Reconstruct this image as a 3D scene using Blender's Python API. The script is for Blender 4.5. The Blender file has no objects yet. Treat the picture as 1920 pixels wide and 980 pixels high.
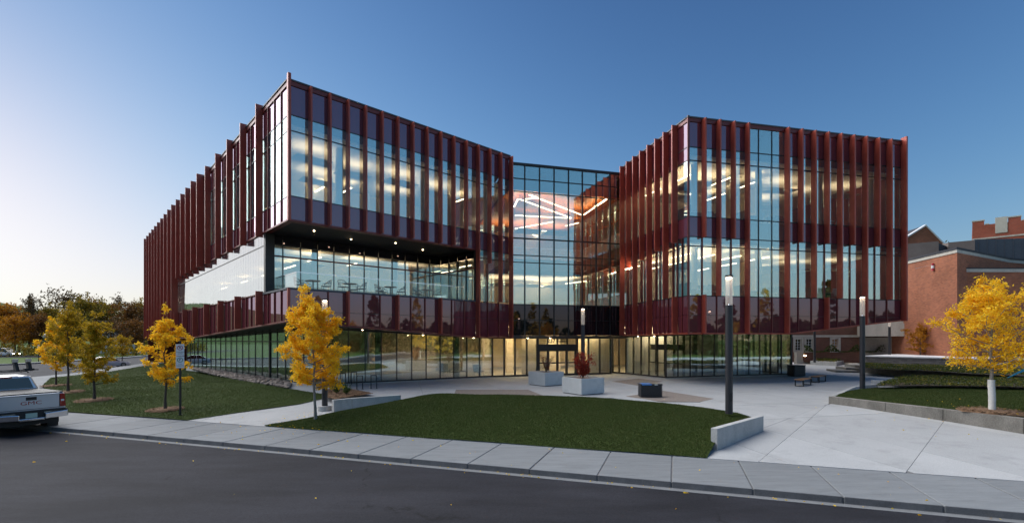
import bpy, bmesh, math, random
import numpy as np
from mathutils import Vector, Matrix
from mathutils.geometry import delaunay_2d_cdt
R_ = math.radians
random.seed(7); rng = np.random.default_rng(7)
sc = bpy.context.scene
COL = sc.collection
# ------------------------------------------------------------------ camera
F, H0, ZC = 912.0, 636.0, 2.9          # focal in photo pixels, horizon row, eye height over the plaza
cam_d = bpy.data.cameras.new("camera"); cam = bpy.data.objects.new("camera", cam_d); COL.objects.link(cam)
cam.location = (0, 0, ZC); cam.rotation_euler = (R_(90), 0, 0)
cam_d.sensor_width = 36; cam_d.lens = 36 * F / 1920; cam_d.shift_y = (H0 - 490) / 1920
cam_d.clip_start = 0.1; cam_d.clip_end = 5000
sc.camera = cam
# ------------------------------------------------------------------ world, sun, exposure
SUN_EL, SUN_AZ = 4.0, -59.0            # degrees; azimuth from +Y, negative to the left
w = bpy.data.worlds.new("World"); sc.world = w; w.use_nodes = True
nt = w.node_tree; nt.nodes.clear()
def N(t, kind, **kw):
    n = t.nodes.new(kind)
    for k, v in kw.items(): setattr(n, k, v)
    return n
out = N(nt, 'ShaderNodeOutputWorld'); bg = N(nt, 'ShaderNodeBackground')
sky = N(nt, 'ShaderNodeTexSky', sky_type='NISHITA', sun_disc=False)
sky.sun_elevation = R_(SUN_EL); sky.sun_rotation = R_(SUN_AZ); sky.altitude = 500
sky.air_density = 1.0; sky.dust_density = 0.6; sky.ozone_density = 2.5
L_ = nt.links.new
tint = N(nt, 'ShaderNodeMix', data_type='RGBA', blend_type='MULTIPLY'); tint.inputs[0].default_value = 1
tint.inputs[7].default_value = (1.20, 0.985, 1.0, 1)
gam = N(nt, 'ShaderNodeGamma'); gam.inputs[1].default_value = 1.66
L_(sky.outputs[0], tint.inputs[6]); L_(tint.outputs[2], gam.inputs[0])
# soft shoulder so the glow round the set sun keeps its colour: c / (1 + c / k)
dv = N(nt, 'ShaderNodeVectorMath', operation='MULTIPLY_ADD'); dv.inputs[1].default_value = (.28,) * 3; dv.inputs[2].default_value = (1, 1, 1)
sh = N(nt, 'ShaderNodeVectorMath', operation='DIVIDE')
L_(gam.outputs[0], dv.inputs[0]); L_(gam.outputs[0], sh.inputs[0]); L_(dv.outputs[0], sh.inputs[1])
# pale air low in the sky, all the way round
tc = N(nt, 'ShaderNodeTexCoord'); sx = N(nt, 'ShaderNodeSeparateXYZ'); L_(tc.outputs['Generated'], sx.inputs[0])
m1 = N(nt, 'ShaderNodeMath', operation='MAXIMUM'); m1.inputs[1].default_value = 0; L_(sx.outputs[2], m1.inputs[0])
m2 = N(nt, 'ShaderNodeMath', operation='SUBTRACT'); m2.inputs[0].default_value = 1; L_(m1.outputs[0], m2.inputs[1])
m3 = N(nt, 'ShaderNodeMath', operation='POWER'); m3.inputs[1].default_value = 2.35; L_(m2.outputs[0], m3.inputs[0])
m4 = N(nt, 'ShaderNodeMath', operation='MULTIPLY'); m4.inputs[1].default_value = .32; L_(m3.outputs[0], m4.inputs[0])
hz = N(nt, 'ShaderNodeMix', data_type='RGBA'); hz.inputs[7].default_value = (.1, .55, 1.4, 1)
L_(m4.outputs[0], hz.inputs[0]); L_(sh.outputs[0], hz.inputs[6])
L_(hz.outputs[2], bg.inputs[0])
nt.links.new(bg.outputs[0], out.inputs[0]); bg.inputs[1].default_value = 0.15
sd = bpy.data.lights.new("sun", 'SUN'); so = bpy.data.objects.new("sun", sd); COL.objects.link(so)
sd.energy = 2.1; sd.angle = R_(78); sd.color = (1, .98, .95)
SUN_LAMP_EL = 50.0                     # the soft glow over the set sun reaches well up the sky
sdir = Vector((math.sin(R_(SUN_AZ)) * math.cos(R_(SUN_LAMP_EL)), math.cos(R_(SUN_AZ)) * math.cos(R_(SUN_LAMP_EL)), math.sin(R_(SUN_LAMP_EL))))
so.rotation_euler = sdir.to_track_quat('Z', 'Y').to_euler()
so.location = (0, 0, 60)
sc.view_settings.view_transform = 'Standard'; sc.view_settings.look = 'None'
sc.view_settings.exposure = 1.42; sc.view_settings.gamma = 1
sc.render.engine = 'CYCLES'
cy = sc.cycles; cy.max_bounces = 10; cy.transparent_max_bounces = 24; cy.diffuse_bounces = 4; cy.glossy_bounces = 5
cy.use_denoising = True; cy.sample_clamp_indirect = 6; cy.caustics_reflective = False; cy.caustics_refractive = False
# ================================================================== helpers
WORLD = {}                              # world offset of every parent, so parts can be built in place coordinates
def tag(o, label=None, cat=None, group=None, kind=None):
    if label: o['label'] = label
    if cat: o['category'] = cat
    if group: o['group'] = group
    if kind: o['kind'] = kind
    return o
def empty(name, loc, label=None, cat=None, group=None, rz=0, kind=None):
    o = bpy.data.objects.new(name, None); COL.objects.link(o); o.location = loc; o.rotation_euler.z = rz
    o.empty_display_size = .2
    WORLD[o.name] = Vector(loc)
    return tag(o, label, cat, group, kind)
class MB:
    def __init__(s): s.v, s.f, s.m, s.mi = [], [], [], 0
    def poly(s, pts):
        n = len(s.v); s.v += [tuple(p) for p in pts]; s.f.append(tuple(range(n, n + len(pts)))); s.m.append(s.mi)
    def hexa(s, b, t):                  # b, t: four bottom and four top corners, both anticlockwise from above
        n = len(s.v); s.v += [tuple(p) for p in b] + [tuple(p) for p in t]
        for f in ((3, 2, 1, 0), (4, 5, 6, 7), (0, 1, 5, 4), (1, 2, 6, 5), (2, 3, 7, 6), (3, 0, 4, 7)):
            s.f.append(tuple(n + i for i in f)); s.m.append(s.mi)
        return s
    def box(s, x0, x1, y0, y1, z0, z1):
        return s.hexa([(x0, y0, z0), (x1, y0, z0), (x1, y1, z0), (x0, y1, z0)], [(x0, y0, z1), (x1, y0, z1), (x1, y1, z1), (x0, y1, z1)])
    def prism(s, poly, z0, z1, top=None):   # poly anticlockwise; z0/z1 numbers or per-vertex lists
        n = len(poly); k = len(s.v)
        za = z0 if isinstance(z0, (list, tuple)) else [z0] * n; zb = z1 if isinstance(z1, (list, tuple)) else [z1] * n
        tp = top or poly
        s.v += [(p[0], p[1], a) for p, a in zip(poly, za)] + [(p[0], p[1], a) for p, a in zip(tp, zb)]
        s.f.append(tuple(k + n - 1 - i for i in range(n))); s.f.append(tuple(k + n + i for i in range(n)))
        for i in range(n): j = (i + 1) % n; s.f.append((k + i, k + j, k + n + j, k + n + i))
        s.m += [s.mi] * (n + 2)
        return s
    def tube(s, pts, rad, n=6, cap=True):
        pts = [Vector(p) for p in pts]; k = len(s.v)
        rs = rad if isinstance(rad, (list, tuple)) else [rad] * len(pts)
        up = None
        for i, p in enumerate(pts):
            d = (pts[min(i + 1, len(pts) - 1)] - pts[max(i - 1, 0)]).normalized()
            if up is None: up = d.orthogonal().normalized()
            a = (up - d * up.dot(d)).normalized(); up = a; b = d.cross(a)
            for j in range(n):
                t = 2 * math.pi * j / n; q = p + (a * math.cos(t) + b * math.sin(t)) * rs[i]; s.v.append(tuple(q))
        for i in range(len(pts) - 1):
            for j in range(n):
                j2 = (j + 1) % n; s.f.append((k + i * n + j, k + i * n + j2, k + (i + 1) * n + j2, k + (i + 1) * n + j)); s.m.append(s.mi)
        if cap:
            s.f.append(tuple(k + n - 1 - j for j in range(n))); s.f.append(tuple(k + (len(pts) - 1) * n + j for j in range(n))); s.m += [s.mi] * 2
        return s
    def cyl(s, c, r, z0, z1, n=16, r1=None):
        return s.tube([(c[0], c[1], z0), (c[0], c[1], z1)], [r, r if r1 is None else r1], n)
    def build(s, name, mats, parent=None, kind=None, label=None, local=False, smooth=False, bevel=0):
        me = bpy.data.meshes.new(name)
        off = Vector((0, 0, 0))
        if parent is not None and not local: off = WORLD[parent.name]
        me.from_pydata([(v[0] - off[0], v[1] - off[1], v[2] - off[2]) for v in s.v], [], s.f)
        mats = mats if isinstance(mats, (list, tuple)) else [mats]
        for m in mats: me.materials.append(m)
        if len(mats) > 1: me.polygons.foreach_set('material_index', s.m)
        o = bpy.data.objects.new(name, me); COL.objects.link(o)
        if parent is not None: o.parent = parent
        WORLD[o.name] = off
        if kind: o['kind'] = kind
        if label: o['label'] = label
        if smooth:
            me.polygons.foreach_set('use_smooth', [True] * len(me.polygons)); me.set_sharp_from_angle(angle=R_(40))
        if bevel:
            b = o.modifiers.new('bevel', 'BEVEL'); b.width = bevel; b.segments = 2; b.limit_method = 'ANGLE'; b.angle_limit = R_(40)
        me.update()
        return o
def quads_mesh(name, V, mat, parent=None, kind=None, smooth=False, per=4):
    """V: (n, per, 3) array of faces"""
    n = len(V); me = bpy.data.meshes.new(name)
    V = np.asarray(V, dtype=np.float32)
    if parent is not None: V = V - np.array(WORLD[parent.name], dtype=np.float32)
    me.vertices.add(n * per); me.vertices.foreach_set('co', V.reshape(-1))
    me.loops.add(n * per); me.loops.foreach_set('vertex_index', np.arange(n * per, dtype=np.int32))
    me.polygons.add(n); me.polygons.foreach_set('loop_start', np.arange(0, n * per, per, dtype=np.int32))
    me.update(calc_edges=True); me.materials.append(mat)
    o = bpy.data.objects.new(name, me); COL.objects.link(o)
    if parent is not None: o.parent = parent; WORLD[o.name] = WORLD[parent.name]
    if kind: o['kind'] = kind
    return o
def copy_tree(o, parent=None):
    c = o.copy(); COL.objects.link(c)
    if parent is not None: c.parent = parent; c.matrix_parent_inverse = o.matrix_parent_inverse.copy()
    for ch in list(o.children): copy_tree(ch, c)
    return c
def text_part(name, body, size, mat, mw, parent=None, extrude=.002, align='CENTER', bold=0):
    cu = bpy.data.curves.new(name, 'FONT'); cu.body = body; cu.size = size; cu.extrude = extrude; cu.align_x = align; cu.align_y = 'CENTER'
    cu.resolution_u = 2; cu.offset = bold
    t = bpy.data.objects.new('t', cu); COL.objects.link(t)
    me = bpy.data.meshes.new_from_object(t.evaluated_get(bpy.context.evaluated_depsgraph_get()))
    bpy.data.objects.remove(t); me.name = name; me.materials.clear(); me.materials.append(mat)
    o = bpy.data.objects.new(name, me); COL.objects.link(o)
    if parent is not None: o.parent = parent
    o.matrix_local = mw
    return o
# ------------------------------------------------------------------ ground heights and photo-pixel to ground
CD = Vector((.948, -.318)); CN = Vector((.318, .948)); C0 = 11.9     # kerb direction, its normal, distance from the camera foot
SWW = 2.65                                                            # pavement width
def dist(x, y): return x * CN.x + y * CN.y - C0
def gz(x, y):
    a = min(max((dist(x, y) - SWW) / 10, 0), 1); b = min(max((x + 34) / 14, 0), 1)
    return -.4 + .4 * a * b
def P(u, v, z=None):
    if z is not None:
        y = (ZC - z) * F / (v - H0); return Vector(((u - 960) / F * y, y, z))
    z = -.2
    for _ in range(30): p = P(u, v, z); z = gz(p.x, p.y)
    return P(u, v, z)
def SD(s, d): q = CD * s + CN * (C0 + d); return (q.x, q.y)
ROAD = -.55
# ================================================================== materials
def mat(name):
    m = bpy.data.materials.new(name); m.use_nodes = True; t = m.node_tree
    return m, t, t.nodes['Principled BSDF']
def ramp(t, fac, stops, interp='LINEAR'):
    r = t.nodes.new('ShaderNodeValToRGB'); r.color_ramp.interpolation = interp
    e = r.color_ramp.elements
    while len(e) < len(stops): e.new(.5)
    for q, (p, c) in zip(e, stops): q.position = p; q.color = (*c, 1)
    t.links.new(fac, r.inputs[0]); return r.outputs[0]
def coord(t, scale=(1, 1, 1), kind='Object'):
    c = t.nodes.new('ShaderNodeTexCoord'); m = t.nodes.new('ShaderNodeMapping'); m.inputs['Scale'].default_value = scale
    t.links.new(c.outputs[kind], m.inputs[0]); return m.outputs[0]
def noise(t, vec, s, det=4, rough=.55):
    n = t.nodes.new('ShaderNodeTexNoise'); n.inputs['Scale'].default_value = s; n.inputs['Detail'].default_value = det; n.inputs['Roughness'].default_value = rough
    t.links.new(vec, n.inputs['Vector']); return n.outputs[0]
def bump(t, b, h, strength, dist_=.02):
    n = t.nodes.new('ShaderNodeBump'); n.inputs['Strength'].default_value = strength; n.inputs['Distance'].default_value = dist_
    t.links.new(h, n.inputs['Height']); t.links.new(n.outputs[0], b.inputs['Normal'])
def mixc(t, f, a, b, blend='MIX'):
    n = t.nodes.new('ShaderNodeMix'); n.data_type = 'RGBA'; n.blend_type = blend
    for s, val in ((0, f), (6, a), (7, b)):
        if hasattr(val, 'links') or isinstance(val, bpy.types.NodeSocket): t.links.new(val, n.inputs[s])
        else: n.inputs[s].default_value = val if s == 0 else (*val, 1)
    return n.outputs[2]
def plain(name, c, rough=.5, metal=0, spec=.5, coat=0):
    m, t, b = mat(name); b.inputs['Base Color'].default_value = (*c, 1); b.inputs['Roughness'].default_value = rough
    b.inputs['Metallic'].default_value = metal; b.inputs['Specular IOR Level'].default_value = spec
    b.inputs['Coat Weight'].default_value = coat
    return m
def mottled(name, c1, c2, scale=3, rough=.8, fine=60, bstr=.15, stretch=(1, 1, 1), spec=.3, stains=0, vary=0):
    m, t, b = mat(name); v = coord(t, stretch)
    f = noise(t, v, scale, 6, .6); g = noise(t, v, fine, 3)
    c = ramp(t, f, [(.3, c1), (.7, c2)])
    c = mixc(t, .35, c, ramp(t, g, [(.3, tuple(x * .6 for x in c1)), (.7, tuple(min(1, x * 1.25) for x in c2))]))
    if stains:
        h = noise(t, v, stains, 8, .7)
        c = mixc(t, ramp(t, h, [(.52, (0, 0, 0)), (.72, (.4, .4, .4))]), c, tuple(x * .5 for x in c1))
    if vary:
        oi = t.nodes.new('ShaderNodeObjectInfo'); lo, hi = 1 - vary, 1 + vary
        c = mixc(t, 1.0, c, ramp(t, oi.outputs['Random'], [(0, (lo, lo, lo)), (1, (hi, hi, hi))]), 'MULTIPLY')
    t.links.new(c, b.inputs['Base Color']); b.inputs['Roughness'].default_value = rough; b.inputs['Specular IOR Level'].default_value = spec
    bump(t, b, g, bstr); return m
M = {}
M['concrete'] = mottled('concrete_paving', (.33, .337, .34), (.41, .415, .415), .5, .75, 45, .08, stains=.9, vary=.06)
M['walk'] = mottled('brushed_concrete', (.150, .160, .168), (.212, .224, .233), 1.1, .8, 60, .12, (1, 6, 1), stains=1.3, vary=.08)
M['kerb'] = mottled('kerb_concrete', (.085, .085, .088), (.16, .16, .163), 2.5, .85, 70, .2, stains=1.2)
M['planterc'] = mottled('pale_planter_concrete', (.50, .51, .50), (.62, .63, .62), 1.4, .75, 40, .15, stains=1.1)
M['gutter'] = mottled('gutter_concrete', (.13, .135, .14), (.21, .215, .22), 2, .85, 60, .2, stains=1.0)
M['castc'] = mottled('cast_concrete', (.33, .33, .325), (.50, .50, .485), 1.6, .75, 50, .2, (1, 1, .5), stains=2.4)
M['darkc'] = mottled('weathered_concrete', (.13, .12, .105), (.27, .25, .22), 1.8, .85, 40, .25, (1, 1, .6), stains=1.5)
def asphalt():
    m, t, b = mat('asphalt'); v = coord(t); f = noise(t, v, .25, 6, .65); g = noise(t, v, 140, 3)
    c = ramp(t, f, [(.32, (.016, .0168, .021)), (.68, (.028, .0285, .034))])
    c = mixc(t, .45, c, ramp(t, g, [(.35, (.008, .008, .010)), (.62, (.030, .030, .036)), (.74, (.055, .055, .060))]))
    h2 = noise(t, v, 28, 4, .7); c = mixc(t, .5, c, mixc(t, 1.0, c, ramp(t, h2, [(.3, (.45, .45, .45)), (.7, (1.7, 1.7, 1.75))]), 'MULTIPLY'))
    h3 = noise(t, coord(t, (.35, 1.4, 1)), .9, 5, .6); c = mixc(t, .6, c, mixc(t, 1.0, c, ramp(t, h3, [(.35, (.6, .6, .6)), (.65, (1.4, 1.4, 1.42))]), 'MULTIPLY'))
    vs = coord(t, (.55, .55, .55)); w_ = noise(t, vs, 1.6, 5, .7)
    vm = t.nodes.new('ShaderNodeMix'); vm.data_type = 'RGBA'; vm.inputs[0].default_value = .22; t.links.new(vs, vm.inputs[6]); nn = t.nodes.new('ShaderNodeTexNoise'); nn.inputs['Scale'].default_value = 2.2; nn.inputs['Detail'].default_value = 6; t.links.new(vs, nn.inputs['Vector']); t.links.new(nn.outputs[1], vm.inputs[7])
    vo = t.nodes.new('ShaderNodeTexVoronoi'); vo.feature = 'DISTANCE_TO_EDGE'; vo.inputs['Scale'].default_value = .42; t.links.new(vm.outputs[2], vo.inputs['Vector'])
    cr = ramp(t, vo.outputs['Distance'], [(.0, (1, 1, 1)), (.006, (0, 0, 0))])
    cm = mixc(t, 1.0, cr, ramp(t, w_, [(.5, (0, 0, 0)), (.58, (.8, .8, .8))]), 'MULTIPLY')
    c = mixc(t, cm, c, (.008, .008, .009))
    t.links.new(c, b.inputs['Base Color']); b.inputs['Roughness'].default_value = .85; b.inputs['Specular IOR Level'].default_value = .15
    bump(t, b, g, .4, .01); return m
M['asphalt'] = asphalt()
M['aggregate'] = mottled('exposed_aggregate', (.17, .14, .12), (.27, .23, .20), 5, .9, 80, .4)
M['mulch'] = mottled('wood_mulch', (.11, .055, .03), (.30, .19, .11), 14, .95, 60, .8)
M['rock'] = mottled('river_rock', (.16, .13, .11), (.36, .30, .26), 4, .8, 40, .3)
M['soil'] = mottled('earth', (.035, .028, .02), (.07, .055, .04), 3, .95, 40, .5)
def lawn_mat(name, a, b_, c_):
    m, t, b = mat(name); v = coord(t)
    f = noise(t, v, .6, 6, .65); g = noise(t, v, 30, 4, .7)
    c = mixc(t, ramp(t, g, [(.3, (0, 0, 0)), (.7, (1, 1, 1))]), ramp(t, f, [(.3, a), (.7, b_)]), c_)
    t.links.new(c, b.inputs['Base Color']); b.inputs['Roughness'].default_value = .9; b.inputs['Specular IOR Level'].default_value = .1
    bump(t, b, g, .6, .03); return m
M['lawn'] = lawn_mat('lawn', (.028, .046, .009), (.036, .056, .012), (.044, .064, .016))
M['field'] = lawn_mat('field_grass', (.04, .075, .014), (.06, .095, .02), (.07, .11, .025))
def leaf_mat(name, cols, trans=.35):
    m, t, b = mat(name); g = t.nodes.new('ShaderNodeNewGeometry')
    v = coord(t); n = noise(t, v, 1.1, 3)
    k = t.nodes.new('ShaderNodeMath'); k.operation = 'MULTIPLY_ADD'; k.inputs[1].default_value = .55; t.links.new(g.outputs['Random Per Island'], k.inputs[0])
    k2 = t.nodes.new('ShaderNodeMath'); k2.operation = 'MULTIPLY'; k2.inputs[1].default_value = .45; t.links.new(n, k2.inputs[0]); t.links.new(k2.outputs[0], k.inputs[2])
    st = [(.12 + .7 * i / max(1, len(cols) - 1), c) for i, c in enumerate(cols)]
    c = ramp(t, k.outputs[0], st)
    t.links.new(c, b.inputs['Base Color']); b.inputs['Roughness'].default_value = .6; b.inputs['Specular IOR Level'].default_value = .2
    tr = t.nodes.new('ShaderNodeBsdfTranslucent'); t.links.new(c, tr.inputs[0])
    mx = t.nodes.new('ShaderNodeMixShader'); mx.inputs[0].default_value = trans
    t.links.new(b.outputs[0], mx.inputs[1]); t.links.new(tr.outputs[0], mx.inputs[2])
    t.links.new(mx.outputs[0], t.nodes['Material Output'].inputs[0]); return m
M['gold'] = leaf_mat('golden_leaves', [(.58, .25, .01), (.88, .50, .015), (.95, .63, .025), (.96, .71, .06)], .45)
M['gold2'] = leaf_mat('gold_green_leaves', [(.14, .13, .015), (.36, .26, .018), (.55, .33, .016), (.64, .43, .025)])
M['amber'] = leaf_mat('amber_leaves', [(.24, .09, .008), (.40, .17, .01), (.50, .23, .012)])
M['olive'] = leaf_mat('olive_leaves', [(.05, .06, .012), (.12, .11, .018), (.26, .18, .015), (.34, .21, .015)])
M['rust'] = leaf_mat('rust_leaves', [(.07, .035, .012), (.15, .065, .018), (.25, .11, .02)])
M['brown'] = leaf_mat('brown_leaves', [(.04, .03, .015), (.085, .055, .022), (.13, .075, .025)])
M['green'] = leaf_mat('green_leaves', [(.02, .035, .01), (.04, .06, .015), (.07, .08, .02)])
M['red'] = leaf_mat('red_leaves', [(.14, .012, .01), (.30, .03, .018), (.42, .07, .03)])
M['redbrown'] = leaf_mat('red_brown_leaves', [(.07, .02, .015), (.16, .045, .03), (.22, .09, .05)])
M['shrub'] = leaf_mat('shrub_leaves', [(.03, .06, .012), (.07, .12, .02), (.13, .17, .03)])
M['bed'] = leaf_mat('groundcover_leaves', [(.04, .065, .014), (.07, .10, .02), (.11, .12, .024), (.30, .23, .03)])
M['blade'] = leaf_mat('grass_blades', [(.042, .068, .013), (.052, .080, .016), (.068, .092, .022), (.10, .10, .035)], .25)
M['bark'] = mottled('bark', (.05, .04, .032), (.11, .09, .075), 8, .9, 60, .6, (1, 1, .3))
M['greybark'] = mottled('grey_bark', (.16, .145, .125), (.30, .275, .24), 8, .85, 60, .4, (1, 1, .3))
M['white_wrap'] = mottled('white_trunk_wrap', (.62, .60, .56), (.75, .74, .71), 8, .7, 60, .2)
M['ribbon'] = plain('blue_ribbon', (.02, .25, .45), .5)
def metal_paint(name, c, rough=.38, spec=.5):
    m, t, b = mat(name); v = coord(t); n = noise(t, v, 2.5, 3); 
    t.links.new(mixc(t, ramp(t, n, [(.35, (0, 0, 0)), (.65, (1, 1, 1))]), tuple(x * .9 for x in c), tuple(x * 1.08 for x in c)), b.inputs['Base Color'])
    b.inputs['Roughness'].default_value = rough; b.inputs['Metallic'].default_value = .15; b.inputs['Specular IOR Level'].default_value = spec; return m
M['fin'] = metal_paint('red_fin_metal', (.37, .066, .042), .38)
M['trim'] = metal_paint('dark_red_trim', (.16, .025, .022), .4)
def spandrel(name, c, f0):
    m, t, b = mat(name)
    v = coord(t); n = noise(t, v, 200, 1)
    t.links.new(mixc(t, n, tuple(x * .8 for x in c), tuple(x * 1.2 for x in c)), b.inputs['Base Color'])
    b.inputs['Roughness'].default_value = .5; b.inputs['Specular IOR Level'].default_value = 0
    gl = t.nodes.new('ShaderNodeBsdfGlossy'); gl.inputs['Color'].default_value = (.86, .76, .95, 1); gl.inputs['Roughness'].default_value = .02
    mx = t.nodes.new('ShaderNodeMixShader'); schlick(t, f0, mx.inputs[0])
    t.links.new(b.outputs[0], mx.inputs[1]); t.links.new(gl.outputs[0], mx.inputs[2]); t.links.new(mx.outputs[0], t.nodes['Material Output'].inputs[0]); return m
def schlick(t, f0, sock, p=5):
    lw = t.nodes.new('ShaderNodeLayerWeight'); lw.inputs[0].default_value = .5
    a = t.nodes.new('ShaderNodeMath'); a.operation = 'POWER'; a.inputs[1].default_value = p; t.links.new(lw.outputs['Facing'], a.inputs[0])
    k = t.nodes.new('ShaderNodeMath'); k.operation = 'MULTIPLY_ADD'; k.inputs[1].default_value = 1 - f0; k.inputs[2].default_value = f0
    t.links.new(a.outputs[0], k.inputs[0]); t.links.new(k.outputs[0], sock)
def glass(name, tint, f0, refl=(1, 1, 1), p=4):
    m = bpy.data.materials.new(name); m.use_nodes = True; t = m.node_tree; t.nodes.remove(t.nodes['Principled BSDF'])
    tr = t.nodes.new('ShaderNodeBsdfTransparent'); tr.inputs[0].default_value = (*tint, 1)
    gl = t.nodes.new('ShaderNodeBsdfGlossy'); gl.inputs['Color'].default_value = (*refl, 1); gl.inputs['Roughness'].default_value = 0
    mx = t.nodes.new('ShaderNodeMixShader'); schlick(t, f0, mx.inputs[0], p)
    t.links.new(tr.outputs[0], mx.inputs[1]); t.links.new(gl.outputs[0], mx.inputs[2]); t.links.new(mx.outputs[0], t.nodes['Material Output'].inputs[0]); return m
M['glass'] = glass('coated_glass', (.87, .89, .87), .33, (.80, .99, 1.0))
M['ribbon_glass'] = glass('mirror_ribbon_glass', (.8, .84, .84), .42, (.97, .98, 1.0))
M['clear'] = glass('entrance_glass', (.90, .94, .92), .10, (.9, 1, 1))
M['balglass'] = glass('balustrade_glass', (.95, .98, .98), .03)
M['spandrel'] = spandrel('dark_red_spandrel_glass', (.125, .028, .038), .13)
M['blackspan'] = spandrel('black_spandrel_glass', (.012, .012, .014), .06)
M['black'] = plain('black_metal', (.012, .012, .014), .42)
M['mull'] = plain('dark_mullion', (.02, .018, .02), .4)
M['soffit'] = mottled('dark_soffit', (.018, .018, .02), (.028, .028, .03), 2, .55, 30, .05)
M['pole'] = plain('charcoal_pole', (.028, .027, .032), .42)
M['roof'] = plain('roof_membrane', (.2, .2, .2), .9)
M['inwall'] = mottled('warm_interior_wall', (.56, .47, .34), (.62, .53, .40), .6, .8, 30, 0)
M['inwall2'] = mottled('pale_interior_wall', (.60, .58, .54), (.66, .64, .60), .6, .8, 30, 0)
M['ceiling'] = plain('ceiling_panel', (.62, .60, .56), .85)
M['floor'] = mottled('interior_floor', (.26, .24, .21), (.33, .31, .28), 1, .35, 40, .02)
M['slab'] = plain('slab_edge', (.10, .10, .10), .8)
def wood(name, a, b_, stretch=(12, .6, 12)):
    m, t, b = mat(name); v = coord(t, stretch); n = noise(t, v, 2, 5)
    t.links.new(ramp(t, n, [(.3, a), (.7, b_)]), b.inputs['Base Color']); b.inputs['Roughness'].default_value = .5; return m
M['woodceil'] = wood('timber_ceiling', (.30, .085, .018), (.44, .14, .032))
M['benchwood'] = wood('bench_timber', (.26, .13, .065), (.40, .22, .12), (20, 1.5, 20))
def emit(name, c, s):
    m = bpy.data.materials.new(name); m.use_nodes = True; t = m.node_tree; t.nodes.remove(t.nodes['Principled BSDF'])
    e = t.nodes.new('ShaderNodeEmission'); e.inputs[0].default_value = (*c, 1); e.inputs[1].default_value = s
    t.links.new(e.outputs[0], t.nodes['Material Output'].inputs[0]); return m
M['strip'] = emit('linear_light', (1, .78, .50), 5)
M['uplight'] = emit('pendant_uplight', (1, .70, .38), 20); M['fill_glow'] = emit('added_fill_uplight', (1, .72, .44), 2.6)  # the weaker glow is for fill panels added to brighten the rooms
M['down'] = emit('downlight', (1, .70, .40), 16)
M['lamp'] = emit('lamp_source', (1, .72, .46), 14)
M['wallight'] = emit('wall_light', (1, .70, .40), 14)
M['tail'] = plain('tail_lamp_red', (.30, .008, .012), .15, coat=1)
M['white'] = plain('white_paint', (.75, .75, .76), .5)
M['signwhite'] = plain('sign_white', (.72, .73, .75), .4)
M['signred'] = plain('sign_red', (.45, .02, .04), .4)
M['signgreen'] = plain('sign_green', (.02, .20, .10), .4)
M['signblack'] = plain('sign_black', (.02, .02, .025), .4)
M['stickerblue'] = plain('blue_sticker', (.03, .22, .62), .4)
M['tyre'] = plain('tyre_rubber', (.012, .012, .013), .8)
M['rim'] = plain('alloy_rim', (.45, .45, .47), .3, .8)
M['chrome'] = plain('chrome', (.70, .71, .74), .12, 1)
def car_paint(name, c, metal=.5):
    m, t, b = mat(name); b.inputs['Base Color'].default_value = (*c, 1); b.inputs['Metallic'].default_value = metal; b.inputs['Roughness'].default_value = .28
    b.inputs['Coat Weight'].default_value = 1; b.inputs['Coat Roughness'].default_value = .04; return m
M['redcar'] = car_paint('red_car_paint', (.35, .02, .025), .2); M['warmpane'] = plain('drawn_blind', (.42, .24, .10), .6)
M['silver'] = car_paint('silver_paint', (.50, .54, .60))
M['whitecar'] = car_paint('white_paint_car', (.75, .76, .78), 0)
M['carglass'] = plain('dark_car_glass', (.01, .012, .015), .05, spec=.9)
M['plastic'] = plain('black_plastic', (.015, .015, .017), .6)
M['plate'] = plain('licence_plate', (.42, .55, .48), .5)
M['steelgrey'] = plain('furniture_grey', (.045, .055, .065), .5)
M['tabletop'] = wood('table_top', (.25, .17, .11), (.33, .23, .16), (6, 1, 1))
M['stone'] = mottled('pale_stone', (.42, .39, .34), (.54, .51, .45), 1.2, .8, 30, .15, (1, 1, .4), stains=.9)
M['stucco'] = mottled('grey_stucco', (.28, .26, .23), (.38, .355, .32), 1.0, .85, 40, .2, (1, 1, .3), stains=.7)
M['penthouse'] = mottled('brown_grey_cladding', (.14, .115, .10), (.19, .16, .145), .7, .6, 20, .05)
M['slate'] = mottled('slate_metal', (.075, .085, .105), (.10, .112, .135), .7, .5, 20, .05)
M['darkroof'] = mottled('dark_roof', (.03, .03, .038), (.05, .05, .06), 1, .7, 20, .1)
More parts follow.
